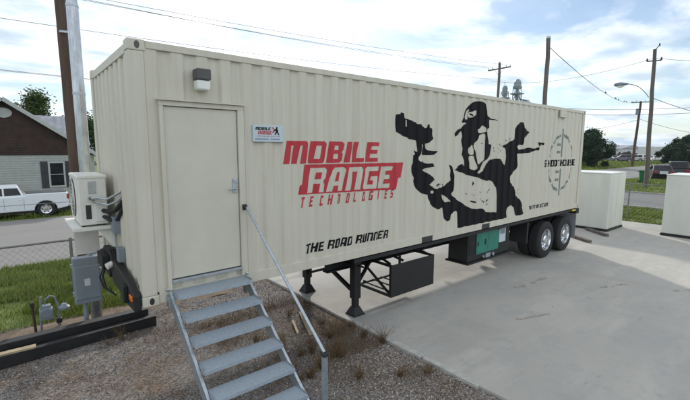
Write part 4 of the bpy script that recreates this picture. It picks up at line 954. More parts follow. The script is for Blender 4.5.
# ------------------------------------------------------------------ grain elevator on the skyline
def elevator(label, px, py, base_w, h, kind):
    t = thing('grain_elevator', label, 'grain elevator', (px, py, -.08))
    b = MB(); s = base_w/2
    for x in (-s, s):
        for y in (-s, s): b.bar((x*1.25, y*1.25, 0), (x, y, h*.9), .3, .3)
    nb = 8
    for k in range(nb):
        z0, z1 = h*.9*k/nb, h*.9*(k+1)/nb
        for (xa, ya), (xb, yb) in (((-s, -s), (s, -s)), ((s, -s), (s, s)), ((s, s), (-s, s)), ((-s, s), (-s, -s))):
            b.bar((xa, ya, z0), (xb, yb, z1), .14, .14); b.bar((xa, ya, z1), (xb, yb, z1), .16, .16)
    b.build('tower_frame', M['silo'], t)
    b = MB(); b.box(-.7, -.1, -.35, .35, 0, h*.93); b.box(.2, .8, -.35, .35, 0, h*.93); b.each('bucket_leg', M['silo'], t)
    b = MB(); b.box(-s*1.7, s*1.7, -s*1.7, s*1.7, h*.80, h*.815)
    for k in range(9):
        x = -s*1.7+3.4*s*k/8
        for y in (-s*1.7, s*1.7): b.bar((x, y, h*.815), (x, y, h*.85), .06, .06)
    b.build('platform', M['silo'], t)
    b = MB()
    if kind: b.lathe([(.01, h*.86), (1.7, h*.87), (1.9, h*.90), (1.7, h*.96), (1.0, h*.99), (.01, h)], (0, 0, 0), 'z', 16)
    else: b.box(-1.1, 1.1, -.9, .9, h*.84, h*.95); b.prism([(-1.1, h*.95), (0, h*.98), (1.1, h*.95)], -.9, .9); b.cyl((-.5, 0, h*.95), (-.5, 0, h*1.04), .12)
    b.build('head_house', M['silo'], t)
    b = MB(); b.tube([(1, 0, h*.80), (9, -4, h*.45)], .35, 8); b.tube([(-1, 0, h*.80), (-6, 3, h*.5)], .3, 8); b.each('spout', M['silo'], t)
    return t
e1 = at(.8757, .4828, 230, z=-.08); e2 = at(.8878, .4600, 230, z=-.08)
elevator('shorter steel grain elevator tower on the skyline, left one of two', e1.x, e1.y, 2.6, 36.5, 0)
elevator('taller steel grain elevator tower with a domed head on the skyline', e2.x, e2.y, 3.0, 39.0, 1)
e3 = at(.8945, .4470, 235, z=-.08)
t = thing('grain_bin', 'flat topped steel bin with a rooftop walkway beside the taller elevator tower', 'grain bin', e3)
b = MB(); b.lathe([(.01, 0), (4.2, 0), (4.2, 26.5), (3.0, 27.8), (.01, 28.6)], (0, 0, 0), 'z', 24); b.build('bin_wall', M['silo'], t, smooth=True)
b = MB(); b.box(-5, 5, -.8, .8, 28.7, 28.95)
for k in range(11): b.bar((-5+k, -.8, 28.95), (-5+k, -.8, 30.0), .08, .08)
b.bar((-5, -.8, 30), (5, -.8, 30), .08, .08); b.build('walkway', M['silo'], t)

# ------------------------------------------------------------------ house across the road
hs = thing('house', 'house with dark brown boarded gable over white siding and grey metal roof', 'house', (-1.1, 27.5, -.08))
gw, gz, pz = 4.55, 2.58, 5.86
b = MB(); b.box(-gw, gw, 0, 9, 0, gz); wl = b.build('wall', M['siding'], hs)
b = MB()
for k in range(17): b.box(-gw, gw, -.016, -.0, .12+k*.15, .125+k*.15+.012)
b.build('siding_boards', M['siding'], wl)
b = MB(); b.prism([(-gw, gz), (gw, gz), (0, pz)], -.03, .2); g = b.build('gable', M['brownwood'], hs)
b = MB()
for k in range(14):
    z = gz+.02+k*.15; hw = gw*(pz-z)/(pz-gz)
    if hw > .1: b.box(-hw, hw, -.048, -.031, z, z+.115)
b.build('gable_boards', M['brownwood'], g)
b = MB(); ring = [(.42*math.cos(i*PI/12), 5.15+.30*math.sin(i*PI/12)) for i in range(24)]; b.prism(ring, -.09, -.05); b.build('gable_vent', M['trim'], g)
sl_ = Vector((gw, 0, gz-pz)).normalized()
for s in (-1, 1):
    b = MB(); e0 = Vector((0, 0, pz+.10)); e1_ = Vector((s*(gw+.35), 0, pz+.10-(gw+.35)*(pz-gz)/gw)); nrm = Vector((s*(pz-gz), 0, gw)).normalized()*.1
    b.add([e0+Vector((0, -.45, 0)), e1_+Vector((0, -.45, 0)), e1_+Vector((0, 9.4, 0)), e0+Vector((0, 9.4, 0)), e0+nrm+Vector((0, -.45, 0)), e1_+nrm+Vector((0, -.45, 0)), e1_+nrm+Vector((0, 9.4, 0)), e0+nrm+Vector((0, 9.4, 0))],
          [(0,1,2,3),(4,7,6,5),(0,4,5,1),(1,5,6,2),(2,6,7,3),(3,7,4,0)]); r_ = b.build('roof', M['metalroof'], hs)
    b = MB(); b.add([e0+Vector((0, -.49, -.14)), e1_+Vector((0, -.49, -.14)), e1_+Vector((0, -.452, -.14)), e0+Vector((0, -.452, -.14)), e0+nrm+Vector((0, -.49, .02)), e1_+nrm+Vector((0, -.49, .02)), e1_+nrm+Vector((0, -.452, .02)), e0+nrm+Vector((0, -.452, .02))],
          [(0,1,2,3),(4,7,6,5),(0,4,5,1),(1,5,6,2),(2,6,7,3),(3,7,4,0)]); b.build('rake_board', M['trim'], r_)
# rear wing
b = MB(); b.box(1.0, 4.55, 3.6, 8.6, 0, 2.5); b.build('rear_wing', M['siding'], hs) if False else None
b = MB()
rx0, rx1 = -3.0, 4.85; ya, yb, yc = -.12, 4.3, 8.8; za, zb_, zc_ = 2.45, 5.35, 2.45
# east facing wing: ridge along x, set back behind the gable
ya = 1.6; za = 3.35
b.add([(rx0, ya, za), (rx1-.25, ya, za), (rx1-.55, yb, zb_), (rx0, yb, zb_), (rx0, yc, zc_), (rx1, yc, zc_),
       (rx0, ya, za-.1), (rx1-.25, ya, za-.1), (rx1-.55, yb, zb_-.1), (rx0, yb, zb_-.1), (rx0, yc, zc_-.1), (rx1, yc, zc_-.1)],
      [(0,1,2,3),(3,2,5,4),(6,9,8,7),(9,10,11,8),(0,6,7,1),(1,7,8,2),(2,8,11,5),(4,5,11,10)])
wr = b.build('roof', M['metalroof'], hs)
b = MB()
for k in range(18):
    x = rx0+.2+k*.43
    if x < rx1-.6: b.bar((x, ya, za+.015), (x, yb, zb_+.015), .035, .05)
b.build('standing_seams', M['metalroof'], wr)
b = MB(); b.box(1.95, 2.85, -.05, -.017, .48, 2.16); wn = b.build('window', M['trim'], hs)
b = MB(); b.box(2.05, 2.75, -.06, -.0505, .60, 2.06); b.build('pane', M['glass'], wn)
b = MB(); b.box(2.04, 2.76, -.066, -.0605, 1.31, 1.35); b.build('glazing_bar', M['trim'], wn)
for x in (1.56, 2.86):
    b = MB(); b.box(x, x+.38, -.055, -.017, .46, 2.18); b.build('shutter', M['shutter'], hs)
b = MB(); b.box(-2.9, -2.3, 3.5, 4.1, 5.0, 7.3); b.box(-2.96, -2.24, 3.44, 4.16, 7.3, 7.42); b.build('chimney', M['brownwood'], hs)

# ------------------------------------------------------------------ vehicles
def wheel_at(parent, x, y, r, w, s, name='wheel'):
    b = MB(); b.lathe([(r*.62, 0), (r*.7, -.012), (r*.95, -.008), (r, .02), (r, w-.02), (r*.95, w), (r*.62, w)], (x, y, r), 'y', 28) if s > 0 else b.lathe([(r*.62, 0), (r*.7, .012), (r*.95, .008), (r, -.02), (r, -w+.02), (r*.95, -w), (r*.62, -w)], (x, y, r), 'y', 28)
    t = b.build(name, M['rubber'], parent, smooth=True)
    b = MB(); b.lathe([(r*.64, .0), (r*.60, s*.03), (r*.5, s*.05), (r*.18, s*.03), (r*.12, s*.0), (.001, s*.0)], (x, y, r), 'y', 28); b.build('rim', M['alu'], t, smooth=True)
    b = MB()
    for k in range(6):
        q = 2*PI*k/6; b.cyl((x+r*.44*math.cos(q), y+s*.028, r+r*.44*math.sin(q)), (x+r*.44*math.cos(q), y+s*.05, r+r*.44*math.sin(q)), r*.09, n=8)
    b.build('rim_holes', M['darkgrey'], t)
def arch(cx, r, n=9, z0=.0): return [(cx+r*math.cos(PI-PI*i/n), z0+r*math.sin(PI-PI*i/n)) for i in range(n+1)]
def pickup(label, loc, rz, s):
    """faces -x"""
    t = thing('pickup_truck', label, 'pickup truck', loc, rz); t.scale = (s, s, s)
    W = .96; wr_ = .44; f, r = -1.75, 1.42
    low = [(-2.75, .42)]+[(x, z+.38) for x, z in arch(f, .54)]+[(x, z+.38) for x, z in arch(r, .54)]+[(2.50, .50), (2.52, .62), (2.52, 1.30), (2.46, 1.35), (.52, 1.35), (.50, 1.24), (-1.55, 1.22), (-2.55, 1.17), (-2.82, 1.04), (-2.86, .60)]
    b = MB(); b.prism(low, -W, W); body = b.build('body', M['truckwhite'], t, bevel=.05)
    b = MB()
    v = [(-1.50, -W+.03, 1.15), (.50, -W+.03, 1.17), (.50, W-.03, 1.17), (-1.50, W-.03, 1.15), (-.85, -W+.20, 1.80), (.22, -W+.20, 1.82), (.22, W-.20, 1.82), (-.85, W-.20, 1.80)]
    b.add(v, [(0,3,2,1),(4,5,6,7),(0,1,5,4),(1,2,6,5),(2,3,7,6),(3,0,4,7)]); b.build('cab', M['truckwhite'], t, bevel=.06)
    for sd in (-1, 1):
        k = sd*(W-.03)
        def P(x, z): return (x, sd*(W-.03-.17*(z-1.16)/.65)+sd*.006, z)
        for q in ([(-1.14, 1.30), (-.46, 1.30), (-.46, 1.70), (-.80, 1.70)], [(-.38, 1.30), (.34, 1.30), (.20, 1.70), (-.38, 1.70)]):
            b = MB(); vv = [P(*c) for c in q]; vv2 = [(x, y-sd*.03, z) for x, y, z in vv]; b.add(vv+vv2, [(0,1,2,3),(7,6,5,4),(0,4,5,1),(1,5,6,2),(2,6,7,3),(3,7,4,0)]); b.build('side_window', M['glass'], t)
        b = MB()
        for x in (-1.22, -.42, .44): b.box(x-.008, x+.008, sd*W-.004 if sd > 0 else -W-.003, sd*W+.003 if sd > 0 else -W+.004, .50, 1.12)
        b.box(-1.25, 2.45, sd*(W+.001)-.002, sd*(W+.001)+.002, .74, .77); b.build('door_seams', M['grey_box'], body)
        b = MB(); b.box(-.62, -.48, sd*(W+.012)-.012, sd*(W+.012)+.012, 1.02, 1.06); b.box(.22, .36, sd*(W+.012)-.012, sd*(W+.012)+.012, 1.02, 1.06); b.build('door_handle', M['truckwhite'], t)
        b = MB(); b.box(-1.25, -1.10, sd*W if sd > 0 else -W-.22, W+.22 if sd > 0 else -W, 1.18, 1.36); b.build('wing_mirror', M['darkgrey'], t, bevel=.02)
        b = MB(); b.box(2.44, 2.535, sd*(W-.08)-.09, sd*(W-.08)+.09, .95, 1.24); b.build('taillight', M['taillight'], t, bevel=.01)
        b = MB(); b.box(-2.87, -2.75, sd*(W-.2)-.14, sd*(W-.2)+.14, .80, .98); b.build('headlight', M['headlight'], t, bevel=.02)
        for wx in (f, r): wheel_at(t, wx, sd*(W-.02), wr_, .24, -sd)
    b = MB(); b.add([(-1.56, -.72, 1.19), (-1.56, .72, 1.19), (-.90, .70, 1.79), (-.90, -.70, 1.79), (-1.50, -.72, 1.17), (-1.50, .72, 1.17), (-.84, .70, 1.77), (-.84, -.70, 1.77)], [(0,1,2,3),(7,6,5,4),(0,4,5,1),(1,5,6,2),(2,6,7,3),(3,7,4,0)]); b.build('windscreen', M['glass'], t)
    b = MB(); b.box(.54, 2.44, -W+.08, W-.08, 1.352, 1.375); b.build('bed_cover', M['darkgrey'], t)
    b = MB(); b.box(2.52, 2.68, -W+.05, W-.05, .48, .66); b.build('rear_bumper', M['alu'], t, bevel=.03)
    b = MB(); b.box(-2.98, -2.86, -W+.02, W-.02, .45, .66); b.build('front_bumper', M['alu'], t, bevel=.03)
    b = MB(); b.box(-2.6, 2.6, -W+.15, W-.15, .25, .45); b.build('underbody', M['black'], t)
    return t
pickup('white crew cab pickup truck parked on the far verge in front of the house', (-1.03, 18.1, -.07), math.radians(1), .77)

def car(name, label, cat, loc, rz, m, suv=False, s=1.0, group=None, plate=True):
    """faces +x"""
    t = thing(name, label, cat, loc, rz, group); t.scale = (s, s, s)
    W = .92 if not suv else .96; H1 = .92 if not suv else 1.08; H2 = 1.44 if not suv else 1.78
    f, r = 1.38, -1.38; wr_ = .33 if not suv else .39
    ar = .40 if not suv else .47; z0 = wr_-.03
    low = [(-2.22, .32)]+[(x, z+z0) for x, z in arch(r, ar)]+[(x, z+z0) for x, z in arch(f, ar)]+[(2.28, .32), (2.36, .50), (2.28, .74), (1.2, H1-.02), (-1.5, H1), (-2.15, H1-.02), (-2.30, .62)]
    b = MB(); b.prism(low, -W, W); body = b.build('body', m, t, bevel=.07)
    if suv: x0, x1, x2, x3 = -2.12, -1.95, .35, 1.15
    else: x0, x1, x2, x3 = -1.85, -1.10, .20, 1.10
    iw = .20
    v = [(x0, -W+.04, H1-.03), (x3, -W+.04, H1-.03), (x3, W-.04, H1-.03), (x0, W-.04, H1-.03), (x1, -W+iw, H2), (x2, -W+iw, H2), (x2, W-iw, H2), (x1, W-iw, H2)]
    b = MB(); b.add(v, [(0,3,2,1),(4,5,6,7),(0,1,5,4),(1,2,6,5),(2,3,7,6),(3,0,4,7)]); b.build('cabin', m, t, bevel=.06)
    def quad(nm, c, off, mm):
        off = Vector(off); c = [Vector(p)+off for p in c]; d = [p-off*3 for p in c]; q = MB(); q.add(c+d, [(0,1,2,3),(7,6,5,4),(0,4,5,1),(1,5,6,2),(2,6,7,3),(3,7,4,0)]); q.build(nm, mm, t)
    V = [Vector(p) for p in v]
    def lerp2(a, b_, c, d, u0, u1, w0, w1): 
        g = lambda u, w_: a.lerp(b_, u).lerp(d.lerp(c, u), w_)
        return [g(u0, w0), g(u1, w0), g(u1, w1), g(u0, w1)]
    quad('rear_window', lerp2(V[3], V[0], V[4], V[7], .1, .9, .15, .88), (-.008, 0, .004), M['glass'])
    quad('windscreen', lerp2(V[1], V[2], V[6], V[5], .08, .92, .1, .92), (.008, 0, .004), M['glass'])
    for sd, (a, b_, c, d) in ((-1, (V[0], V[1], V[5], V[4])), (1, (V[2], V[3], V[7], V[6]))):
        for u0, u1 in ((.12, .46), (.50, .86)): quad('side_window', lerp2(a, b_, c, d, u0, u1, .18, .86), (0, sd*.008, .003), M['glass'])
        for wx in (f, r): wheel_at(t, wx, sd*(W-.01), wr_, .21, -sd)
        b = MB(); b.box(-2.325, -2.18, sd*(W-.22)-.16, sd*(W-.22)+.16, .66, .82 if not suv else 1.0); b.build('taillight', M['taillight'], t, bevel=.02)
        b = MB(); b.box(2.16, 2.335, sd*(W-.24)-.17, sd*(W-.24)+.17, .58, .70); b.build('headlight', M['headlight'], t, bevel=.02)
        b = MB(); b.box(.75, .9, sd*W if sd > 0 else -W-.17, W+.17 if sd > 0 else -W, H1-.02, H1+.10); b.build('wing_mirror', m, t, bevel=.02)
    if plate:
        b = MB(); b.box(-2.345, -2.318, -.33, .33, .58, .86); b.build('number_plate', M['plate'], t)
    b = MB(); b.box(-2.1, 2.1, -W+.12, W-.12, .2, .34); b.build('underbody', M['black'], t)
    return t
c1 = at(.9785, .2065, 54.5, z=-.085); c2 = at(.9835, .1810, 57.5, z=-.085)
car('parked_car', 'dark maroon saloon car with a white rear plate parked beyond the green bin', 'car', (c1.x, c1.y, -.085), math.radians(20), M['cardark'])
car('parked_car', 'taller black sport utility car at the right edge, beside the maroon saloon', 'car', (c2.x, c2.y, -.085), math.radians(14), M['carblack'], suv=True, plate=False)
# wheelie bin
bp_ = at(.9757, .2195, 45.5, z=-.085)
wb = thing('wheelie_bin', 'green wheelie bin standing on the grass by the street lamp pole', 'bin', bp_+Vector((0, .55, 0)), .3)
b = MB(); b.add([(-.30, -.26, .06), (.30, -.26, .06), (.30, .26, .06), (-.30, .26, .06), (-.40, -.36, 1.10), (.40, -.36, 1.10), (.40, .36, 1.10), (-.40, .36, 1.10)], [(0,3,2,1),(4,5,6,7),(0,1,5,4),(1,2,6,5),(2,3,7,6),(3,0,4,7)]); b.build('bin_body', M['binweed'], wb, bevel=.03)
b = MB(); b.box(-.43, .43, -.40, .42, 1.10, 1.17); b.build('lid', M['binweed'], wb, bevel=.03)
b = MB(); b.cyl((-.36, .30, .12), (-.28, .30, .12), .12, n=16); b.cyl((.28, .30, .12), (.36, .30, .12), .12, n=16); b.each('wheel', M['rubber'], wb)
b = MB(); b.tube([(-.3, .40, 1.08), (-.3, .50, 1.06), (.3, .50, 1.06), (.3, .40, 1.08)], .02); b.build('handle', M['binweed'], wb)

# far yard with parked vehicles and sheds
far = [(.9585, .2850, 128, 'farwhite', 0, .9, 'white car farthest left in the distant row, by the dark tree'), (.9635, .2676, 122, 'fargrey', 1, 2.0, 'grey sport utility car in the distant row, second from the left'),
       (.9665, .2568, 135, 'fargrey', 0, .3, 'dim grey saloon car half hidden behind the far leaning pole'), (.9700, .2430, 126, 'farwhite', 1, 1.2, 'white high roofed car in the distant row, right of the far leaning pole'),
       (.9722, .2340, 140, 'cardark', 0, 2.6, 'dark car in the distant row behind the street lamp pole'), (.9765, .2155, 132, 'farwhite', 0, .5, 'white low car in the distant row, just right of the street lamp pole')]
for dx_, dy_, ds, mm, suv, rz, lb in far:
    q = at(dx_, dy_, ds, z=-.085); car('parked_car', lb, 'car', q, rz, M[mm], bool(suv), group='cars parked in the distant yard')
q = at(.9790, .2038, 150, z=-.085)
t = thing('box_trailer', 'long grey white box trailer in the distant yard, right of the street lamp pole', 'trailer', q, 1.6)
b = MB(); b.box(-6, 6, -1.3, 1.3, 1.1, 3.9); b.build('box', M['farwhite'], t, bevel=.03); b = MB(); b.box(-6, 6, -1.1, 1.1, .9, 1.1); b.build('chassis', M['black'], t)
for x in (-4.2, -3.0, 4.4): wheel_at(t, x, -1.2, .5, .5, 1); wheel_at(t, x, 1.2, .5, .5, -1)
q = at(.9560, .2930, 175, z=-.085)
t = thing('shed', 'low pale metal shed far behind the dark tree', 'shed', q, 1.2)
b = MB(); b.box(-9, 9, -5, 5, 0, 3.4); w_ = b.build('wall', M['farwhite'], t); b = MB(); b.box(-2, 2, -5.06, -5.0, 0, 2.8); b.build('door', M['fargrey'], t)
b = MB(); b.prism([(-5.3, 3.35), (5.3, 3.35), (0, 4.6)], -9.3, 9.3, axis='x'); b.build('roof', M['metalroof'], t)
q = at(.9672, .2535, 190, z=-.085)
t = thing('shed', 'low grey metal shed on the skyline behind the far leaning pole', 'shed', q, 1.4)
b = MB(); b.box(-7, 7, -5, 5, 0, 3.0); w_ = b.build('wall', M['fargrey'], t); b = MB(); b.box(-5, -1, -5.06, -5.0, 0, 2.5); b.build('door', M['farwhite'], t)
b = MB(); b.prism([(-5.3, 2.95), (5.3, 2.95), (0, 4.2)], -7.3, 7.3, axis='x'); b.build('roof', M['metalroof'], t)

# ------------------------------------------------------------------ trees
def tree(name, label, loc, h, w, m, nleaf, leaf, trunk_h=.25, seed=1, group=None, cat='tree', low=.12, nclump=26):
    rnd = random.Random(seed); t = thing(name, label, cat, loc, rnd.uniform(0, 6), group)
    tb = MB(); tb.tube([(0, 0, -.1), (w*.01, w*.01, h*trunk_h), (-w*.02, 0, h*.55), (0, w*.02, h*.8)], [h*.035, h*.028, h*.016, h*.006], 8)
    cl = []
    for k in range(nclump):
        q = rnd.uniform(0, 2*PI); zz = rnd.uniform(low, .97); rr = w*.5*math.sqrt(rnd.random())*(math.sin(PI*min(1, (zz-low+.18)/(1.12-low)))**.6)
        c = Vector((rr*math.cos(q), rr*math.sin(q), h*zz)); cl.append((c, h*rnd.uniform(.08, .17)))
        if k < 14: tb.tube([(0, 0, h*min(.6, zz*.6)), c*.5+Vector((0, 0, h*.2*zz)), c], [h*.012, h*.008, h*.003], 5)
    tb.build('trunk', M['bark'], t, smooth=True)
    b = MB()
    for i in range(nleaf):
        c, r = cl[i % nclump]; d = Vector((rnd.gauss(0, 1), rnd.gauss(0, 1), rnd.gauss(0, .8))).normalized()*r*(rnd.random()**.45)*rnd.choice((1, 1, 1, 1.35))
        p = c+d; u = Vector((rnd.gauss(0, 1), rnd.gauss(0, 1), rnd.gauss(0, .6))).normalized(); v_ = u.cross(Vector((rnd.gauss(0, 1), rnd.gauss(0, 1), rnd.gauss(0, 1)))).normalized()
        s = leaf*rnd.uniform(.6, 1.4); b.add([p-u*s, p+v_*s*.45, p+u*s, p-v_*s*.45], [(0, 1, 2, 3)])
    b.build('crown', m, t)
    return t
q = at(.9470, .3212, 80, z=-.085)
tree('tree', 'wide dark green tree just beyond the container rear corner', q, 6.0, 7.2, M['leafdark'], 26000, .17, seed=3, low=.08, nclump=60)
q = at(.9870, .1690, 104, z=-.085)
tree('tree', 'dark rounded tree at the right edge behind the parked black car', q, 5.4, 10.5, M['leafdark'], 30000, .19, seed=12, low=.08, nclump=90)
tree('tree', 'leafy tree rising behind the house ridge, left of the wooden pole', (1.2, 41, -.085), 7.6, 5.4, M['leaf'], 17000, .13, seed=5, nclump=26)
tree('tree', 'smaller leafy tree behind the house at its right end, by the steel mast', (4.8, 40, -.085), 6.0, 4.8, M['leaf'], 8000, .12, seed=6, nclump=24)
tree('tree', 'leafy tree at the far left behind the house gable', (-7, 42, -.085), 9.5, 7, M['leaf'], 7000, .15, seed=9)
# far scrub line, one mass
b = MB(); rnd = random.Random(4)
for i in range(30000):
    a = rnd.uniform(-.12, .62); ds = rnd.uniform(165, 180)+25*math.sin(a*14)
    hgt = 1.7+1.2*noise.noise(Vector((a*55, 0, 0)))+.8*noise.noise(Vector((a*190, 2, 0)))
    ang = a; p = Vector((CAM.x+ds*math.cos(ang), CAM.y+ds*math.sin(ang), rnd.uniform(0, max(.5, hgt))))
    u = Vector((rnd.gauss(0, 1), rnd.gauss(0, 1), rnd.gauss(0, 1))).normalized()*.38; v_ = u.cross(Vector((rnd.gauss(0, 1), rnd.gauss(0, 1), 1))).normalized()*.2
    b.add([p-u, p+v_, p+u, p-v_], [(0, 1, 2, 3)])
tag(b.build('distant_scrub', M['leafred']), 'low brown green scrub along the far edge of the field', 'scrub', kind='stuff')
b = MB()
for i in range(26000):
    a = rnd.uniform(-.2, 1.45); ds = rnd.uniform(520, 620)
    hgt = 2.2+2.2*noise.noise(Vector((a*40, 5, 0)))+1.2*noise.noise(Vector((a*150, 2, 0)))
    p = Vector((CAM.x+ds*math.cos(a), CAM.y+ds*math.sin(a), rnd.uniform(0, max(1.5, hgt))))
    u = Vector((rnd.gauss(0, 1), rnd.gauss(0, 1), rnd.gauss(0, .6))).normalized()*1.8; v_ = u.cross(Vector((rnd.gauss(0, 1), rnd.gauss(0, 1), 1))).normalized()*1.1
    b.add([p-u, p+v_, p+u, p-v_], [(0, 1, 2, 3)])
tag(b.build('distant_treeline', M['leafdark']), 'dark treeline far away along the horizon', 'treeline', kind='stuff')

# ------------------------------------------------------------------ grass, weeds, stones
def blades(name, label, regions, m, seed, h0, h1, wd, cond=None, z=-.085, lean=.5, cat='grass'):
    rnd = random.Random(seed); b = MB()
    for x0, x1, y0, y1, n in regions:
        for i in range(n):
            x, y = rnd.uniform(x0, x1), rnd.uniform(y0, y1)
            dn = noise.noise(Vector((x*1.1, y*1.1, 9)))
            if dn < -.2 and rnd.random() < .8: continue
            if cond and not cond(x, y, rnd): continue
            h = rnd.uniform(h0, h1)*(1+.7*dn); q = rnd.uniform(0, 2*PI); dx_, dy_ = math.cos(q), math.sin(q); l = rnd.uniform(0, lean)*h; w_ = wd*rnd.uniform(.7, 1.3)
            ex, ey = -dy_*w_, dx_*w_
            b.add([(x-ex, y-ey, z), (x+ex, y+ey, z), (x+dx_*l*.4+ex*.7, y+dy_*l*.4+ey*.7, z+h*.6), (x+dx_*l*.4-ex*.7, y+dy_*l*.4-ey*.7, z+h*.6), (x+dx_*l, y+dy_*l, z+h)], [(0, 1, 2, 3), (3, 2, 4)])
    o = b.build(name, m); tag(o, label, cat, kind='stuff'); return o
blades('lawn_grass', 'green lawn grass between the gravel yard and the road on the left', [(-3.4, 1.2, 3.62, 8.25, 48000), (-3.4, 4.2, 3.9, 8.3, 9000)], M['grass'], 1, .05, .15, .006)
blades('verge_grass', 'green grass strip between the storage boxes and the side road', [(18.7, 24.0, -5, 8.2, 42000)], M['grass'], 2, .06, .17, .010)
blades('far_verge_grass', 'green verge grass across the roads', [(-5, 7, 17.1, 21, 15000), (32.8, 50, -4, 8.1, 26000)], M['grass'], 3, .06, .16, .018)
blades('field_grass', 'pale green field grass far beyond the street', [(62, 125, 17.2, 45, 26000), (52, 105, -6, 8, 14000)], M['grass'], 4, .15, .4, .05)
def gc(x, y, rnd):
    if x > 3.30: return False
    n = noise.noise(Vector((x*.9, y*.9, 1)))
    return rnd.random() < max(0, .28+n*1.3+(.45 if (x > 2.0 and -1.5 < y < 1.8) else 0)+(.25 if y > -.2 and x > 0 else 0))
blades('dry_weeds', 'low dry straw coloured weeds scattered on the gravel around the steps', [(-.5, 3.3, -3.5, 2.2, 14000), (-3, 3.3, -3.5, 3.2, 3500)], M['straw'], 5, .015, .07, .0028, gc, z=-.045, lean=1.6, cat='weeds')
blades('dry_weeds', 'tangled dry brown weeds on the gravel between the steps and the slab edge', [(1.25, 3.28, -.9, 1.9, 15000), (2.4, 3.3, -1.6, .3, 4500)], M['straw'], 15, .03, .13, .0016, lambda x, y, rnd: noise.noise(Vector((x*1.7, y*1.7, 33)))+rnd.uniform(-.25, .25) > .02, z=-.05, lean=1.3, cat='weeds')
# flat litter of straw and bark chips
rnd = random.Random(11); b = MB()
for i in range(26000):
    x, y = rnd.uniform(-2.6, 3.3), rnd.uniform(-3.4, 3.4)
    n = noise.noise(Vector((x*.9, y*.9, 1)))
    if rnd.random() > .30+n*1.5+(.35 if y > -.3 and x > 0 else 0): continue
    z = -.045+gfn(x, y)+rnd.uniform(.001, .012); q = rnd.uniform(0, PI); l, w_ = rnd.uniform(.008, .032), rnd.uniform(.001, .0035); c_, s_ = math.cos(q), math.sin(q); tz = rnd.uniform(-.006, .008)
    b.add([(x-c_*l+s_*w_, y-s_*l-c_*w_, z), (x-c_*l-s_*w_, y-s_*l+c_*w_, z+.001), (x+c_*l-s_*w_, y+s_*l+c_*w_, z+tz), (x+c_*l+s_*w_, y+s_*l-c_*w_, z+tz+.001)], [(0, 1, 2, 3)])
tag(b.build('straw_litter', M['straw']), 'dry straw and bark litter strewn over the gravel', 'litter', kind='stuff')
# crushed stone
b = MB(); ico = [(0, 0, 1), (.9, 0, .1), (.25, .85, -.1), (-.75, .5, .15), (-.7, -.55, -.1), (.3, -.85, .1), (0, 0, -1)]
icf = [(0, 1, 2), (0, 2, 3), (0, 3, 4), (0, 4, 5), (0, 5, 1), (6, 2, 1), (6, 3, 2), (6, 4, 3), (6, 5, 4), (6, 1, 5)]
for i in range(34000):
    x, y = rnd.uniform(-3.2, 3.32), rnd.uniform(-3.4, 3.5)
    n = noise.noise(Vector((x*.8, y*.8, 6)))
    if rnd.random() > .66+n*1.1+(.5 if x > 1.5 and y < .2 else 0)-(.35 if x < 1.6 and y > -1.2 and x > 0 else 0): continue
    r = rnd.choice((.006, .008, .010, .013, .016)) * rnd.uniform(.7, 1.2); q = rnd.uniform(0, 6.28); c_, s_ = math.cos(q), math.sin(q); z = -.045+gfn(x, y)+r*.25
    k1, k2, k3 = rnd.uniform(.7, 1.3), rnd.uniform(.6, 1.1), rnd.uniform(.4, .85)
    b.add([(x+r*(p[0]*c_*k1-p[1]*s_*k2), y+r*(p[0]*s_*k1+p[1]*c_*k2), z+r*p[2]*k3) for p in ico], icf)
for i in range(26000):
    x, y = 3.32-2.0*abs(rnd.gauss(0, .45)), rnd.uniform(-3.4, .6)
    if x < 1.2 or rnd.random() > 1.0+noise.noise(Vector((x*1.2, y*1.2, 6)))*1.6-max(0, y+.3)*.8: continue
    r = rnd.choice((.007, .009, .012, .016))*rnd.uniform(.7, 1.2); q = rnd.uniform(0, 6.28); c_, s_ = math.cos(q), math.sin(q); z = -.045+gfn(x, y)+r*.3
    k1, k2, k3 = rnd.uniform(.7, 1.3), rnd.uniform(.6, 1.1), rnd.uniform(.4, .85)
    b.add([(x+r*(p[0]*c_*k1-p[1]*s_*k2), y+r*(p[0]*s_*k1+p[1]*c_*k2), z+r*p[2]*k3) for p in ico], icf)
tag(b.build('gravel_stones', M['stone']), 'loose grey crushed stones on the yard', 'gravel', kind='stuff')
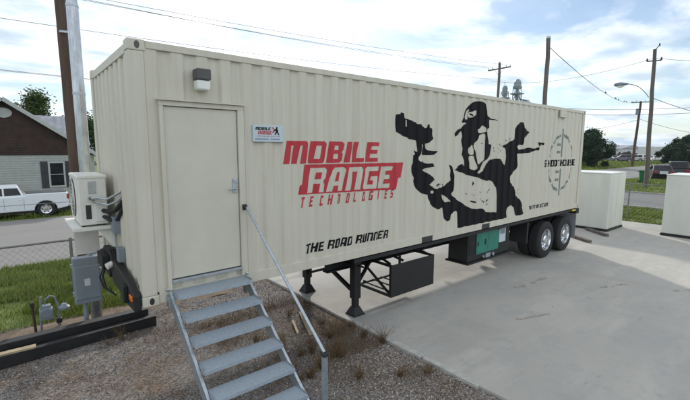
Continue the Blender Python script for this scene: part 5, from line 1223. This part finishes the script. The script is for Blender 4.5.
# individual dry weed plants
def weed(label, x, y, h, seed, m='straw', n=60, group='dry weed clumps on the gravel', z=-.05):
    rnd = random.Random(seed); b = MB()
    for i in range(n):
        q = rnd.uniform(0, 6.28); hh = h*rnd.uniform(.4, 1); l = hh*rnd.uniform(.15, .9); p0 = Vector((rnd.uniform(-.03, .03), rnd.uniform(-.03, .03), 0)); c_ = Vector((math.cos(q), math.sin(q), 0))
        p1 = p0+c_*l*.35+Vector((0, 0, hh*.6)); p2 = p0+c_*l+Vector((0, 0, hh)); b.tube([p0, p1, p2], [.0022, .0017, .0007], 3)
        for k in range(7):
            t_ = rnd.uniform(.35, 1); pp = p0.lerp(p1, t_) if rnd.random() < .4 else p1.lerp(p2, t_); d = Vector((rnd.gauss(0, 1), rnd.gauss(0, 1), rnd.gauss(0, 1))).normalized()*rnd.uniform(.008, .02); e_ = d.cross(Vector((0, .3, 1))).normalized()*.003
            b.add([pp, pp+d*.5+e_, pp+d, pp+d*.5-e_], [(0, 1, 2, 3)])
    o = b.build('weed', M[m]); o.location = (x, y, z); tag(o, label, 'weed', group); return o
weed('tall straw coloured dry weed at the slab edge, farthest right one', 3.22, -.55, .34, 1)
weed('bushy dry weed at the slab edge just left of the tallest clump', 3.12, -.22, .24, 2)
weed('dry weed clump on gravel between the slab edge and the handrail post', 2.45, -.45, .22, 3)
weed('broad brown dry weed clump right of the handrail post', 2.05, -.5, .30, 4, n=90)
weed('dry weed clump behind the handrail post', 2.2, -.1, .26, 5, n=80)
weed('dry brown weed clump near the two wood offcuts', 2.7, .1, .2, 6, n=70)
weed('low dry weed in the bottom right of the gravel near the slab', 2.75, -1.35, .16, 7)
weed('small green weed at the foot of the handrail post', 1.62, -1.30, .14, 8, m='grass')
weed('thin yellow weed against the black timbers below the electrical box', .12, 2.15, .26, 9, n=26)
weed('small yellow weed against the black timbers, left of the taller thin one', -.05, 2.1, .18, 10, n=22)
weed('tall thin weed stalks standing beside the steel mast foot', .22, 2.95, .5, 11, n=16, m='straw')

rnd = random.Random(21); base = weed('low dry weed among many on the gravel between the steps and the slab edge', 1.95, .35, .17, 31, n=45, group='low dry weeds between steps and slab')
base2 = weed('low dry weed among many on the gravel between the steps and the slab edge', 2.9, .6, .13, 32, n=36, group='low dry weeds between steps and slab')
for k in range(14):
    src = base if k % 2 else base2
    o = src.copy(); C.objects.link(o); o.location = (rnd.uniform(1.5, 3.22), rnd.choice((rnd.uniform(-1.6, 1.6), rnd.gauss(.1, .5))), -.05); o.rotation_euler = (0, 0, rnd.uniform(0, 6)); q = rnd.uniform(.5, 1.35); o.scale = (q, q, q*rnd.uniform(.8, 1.2))
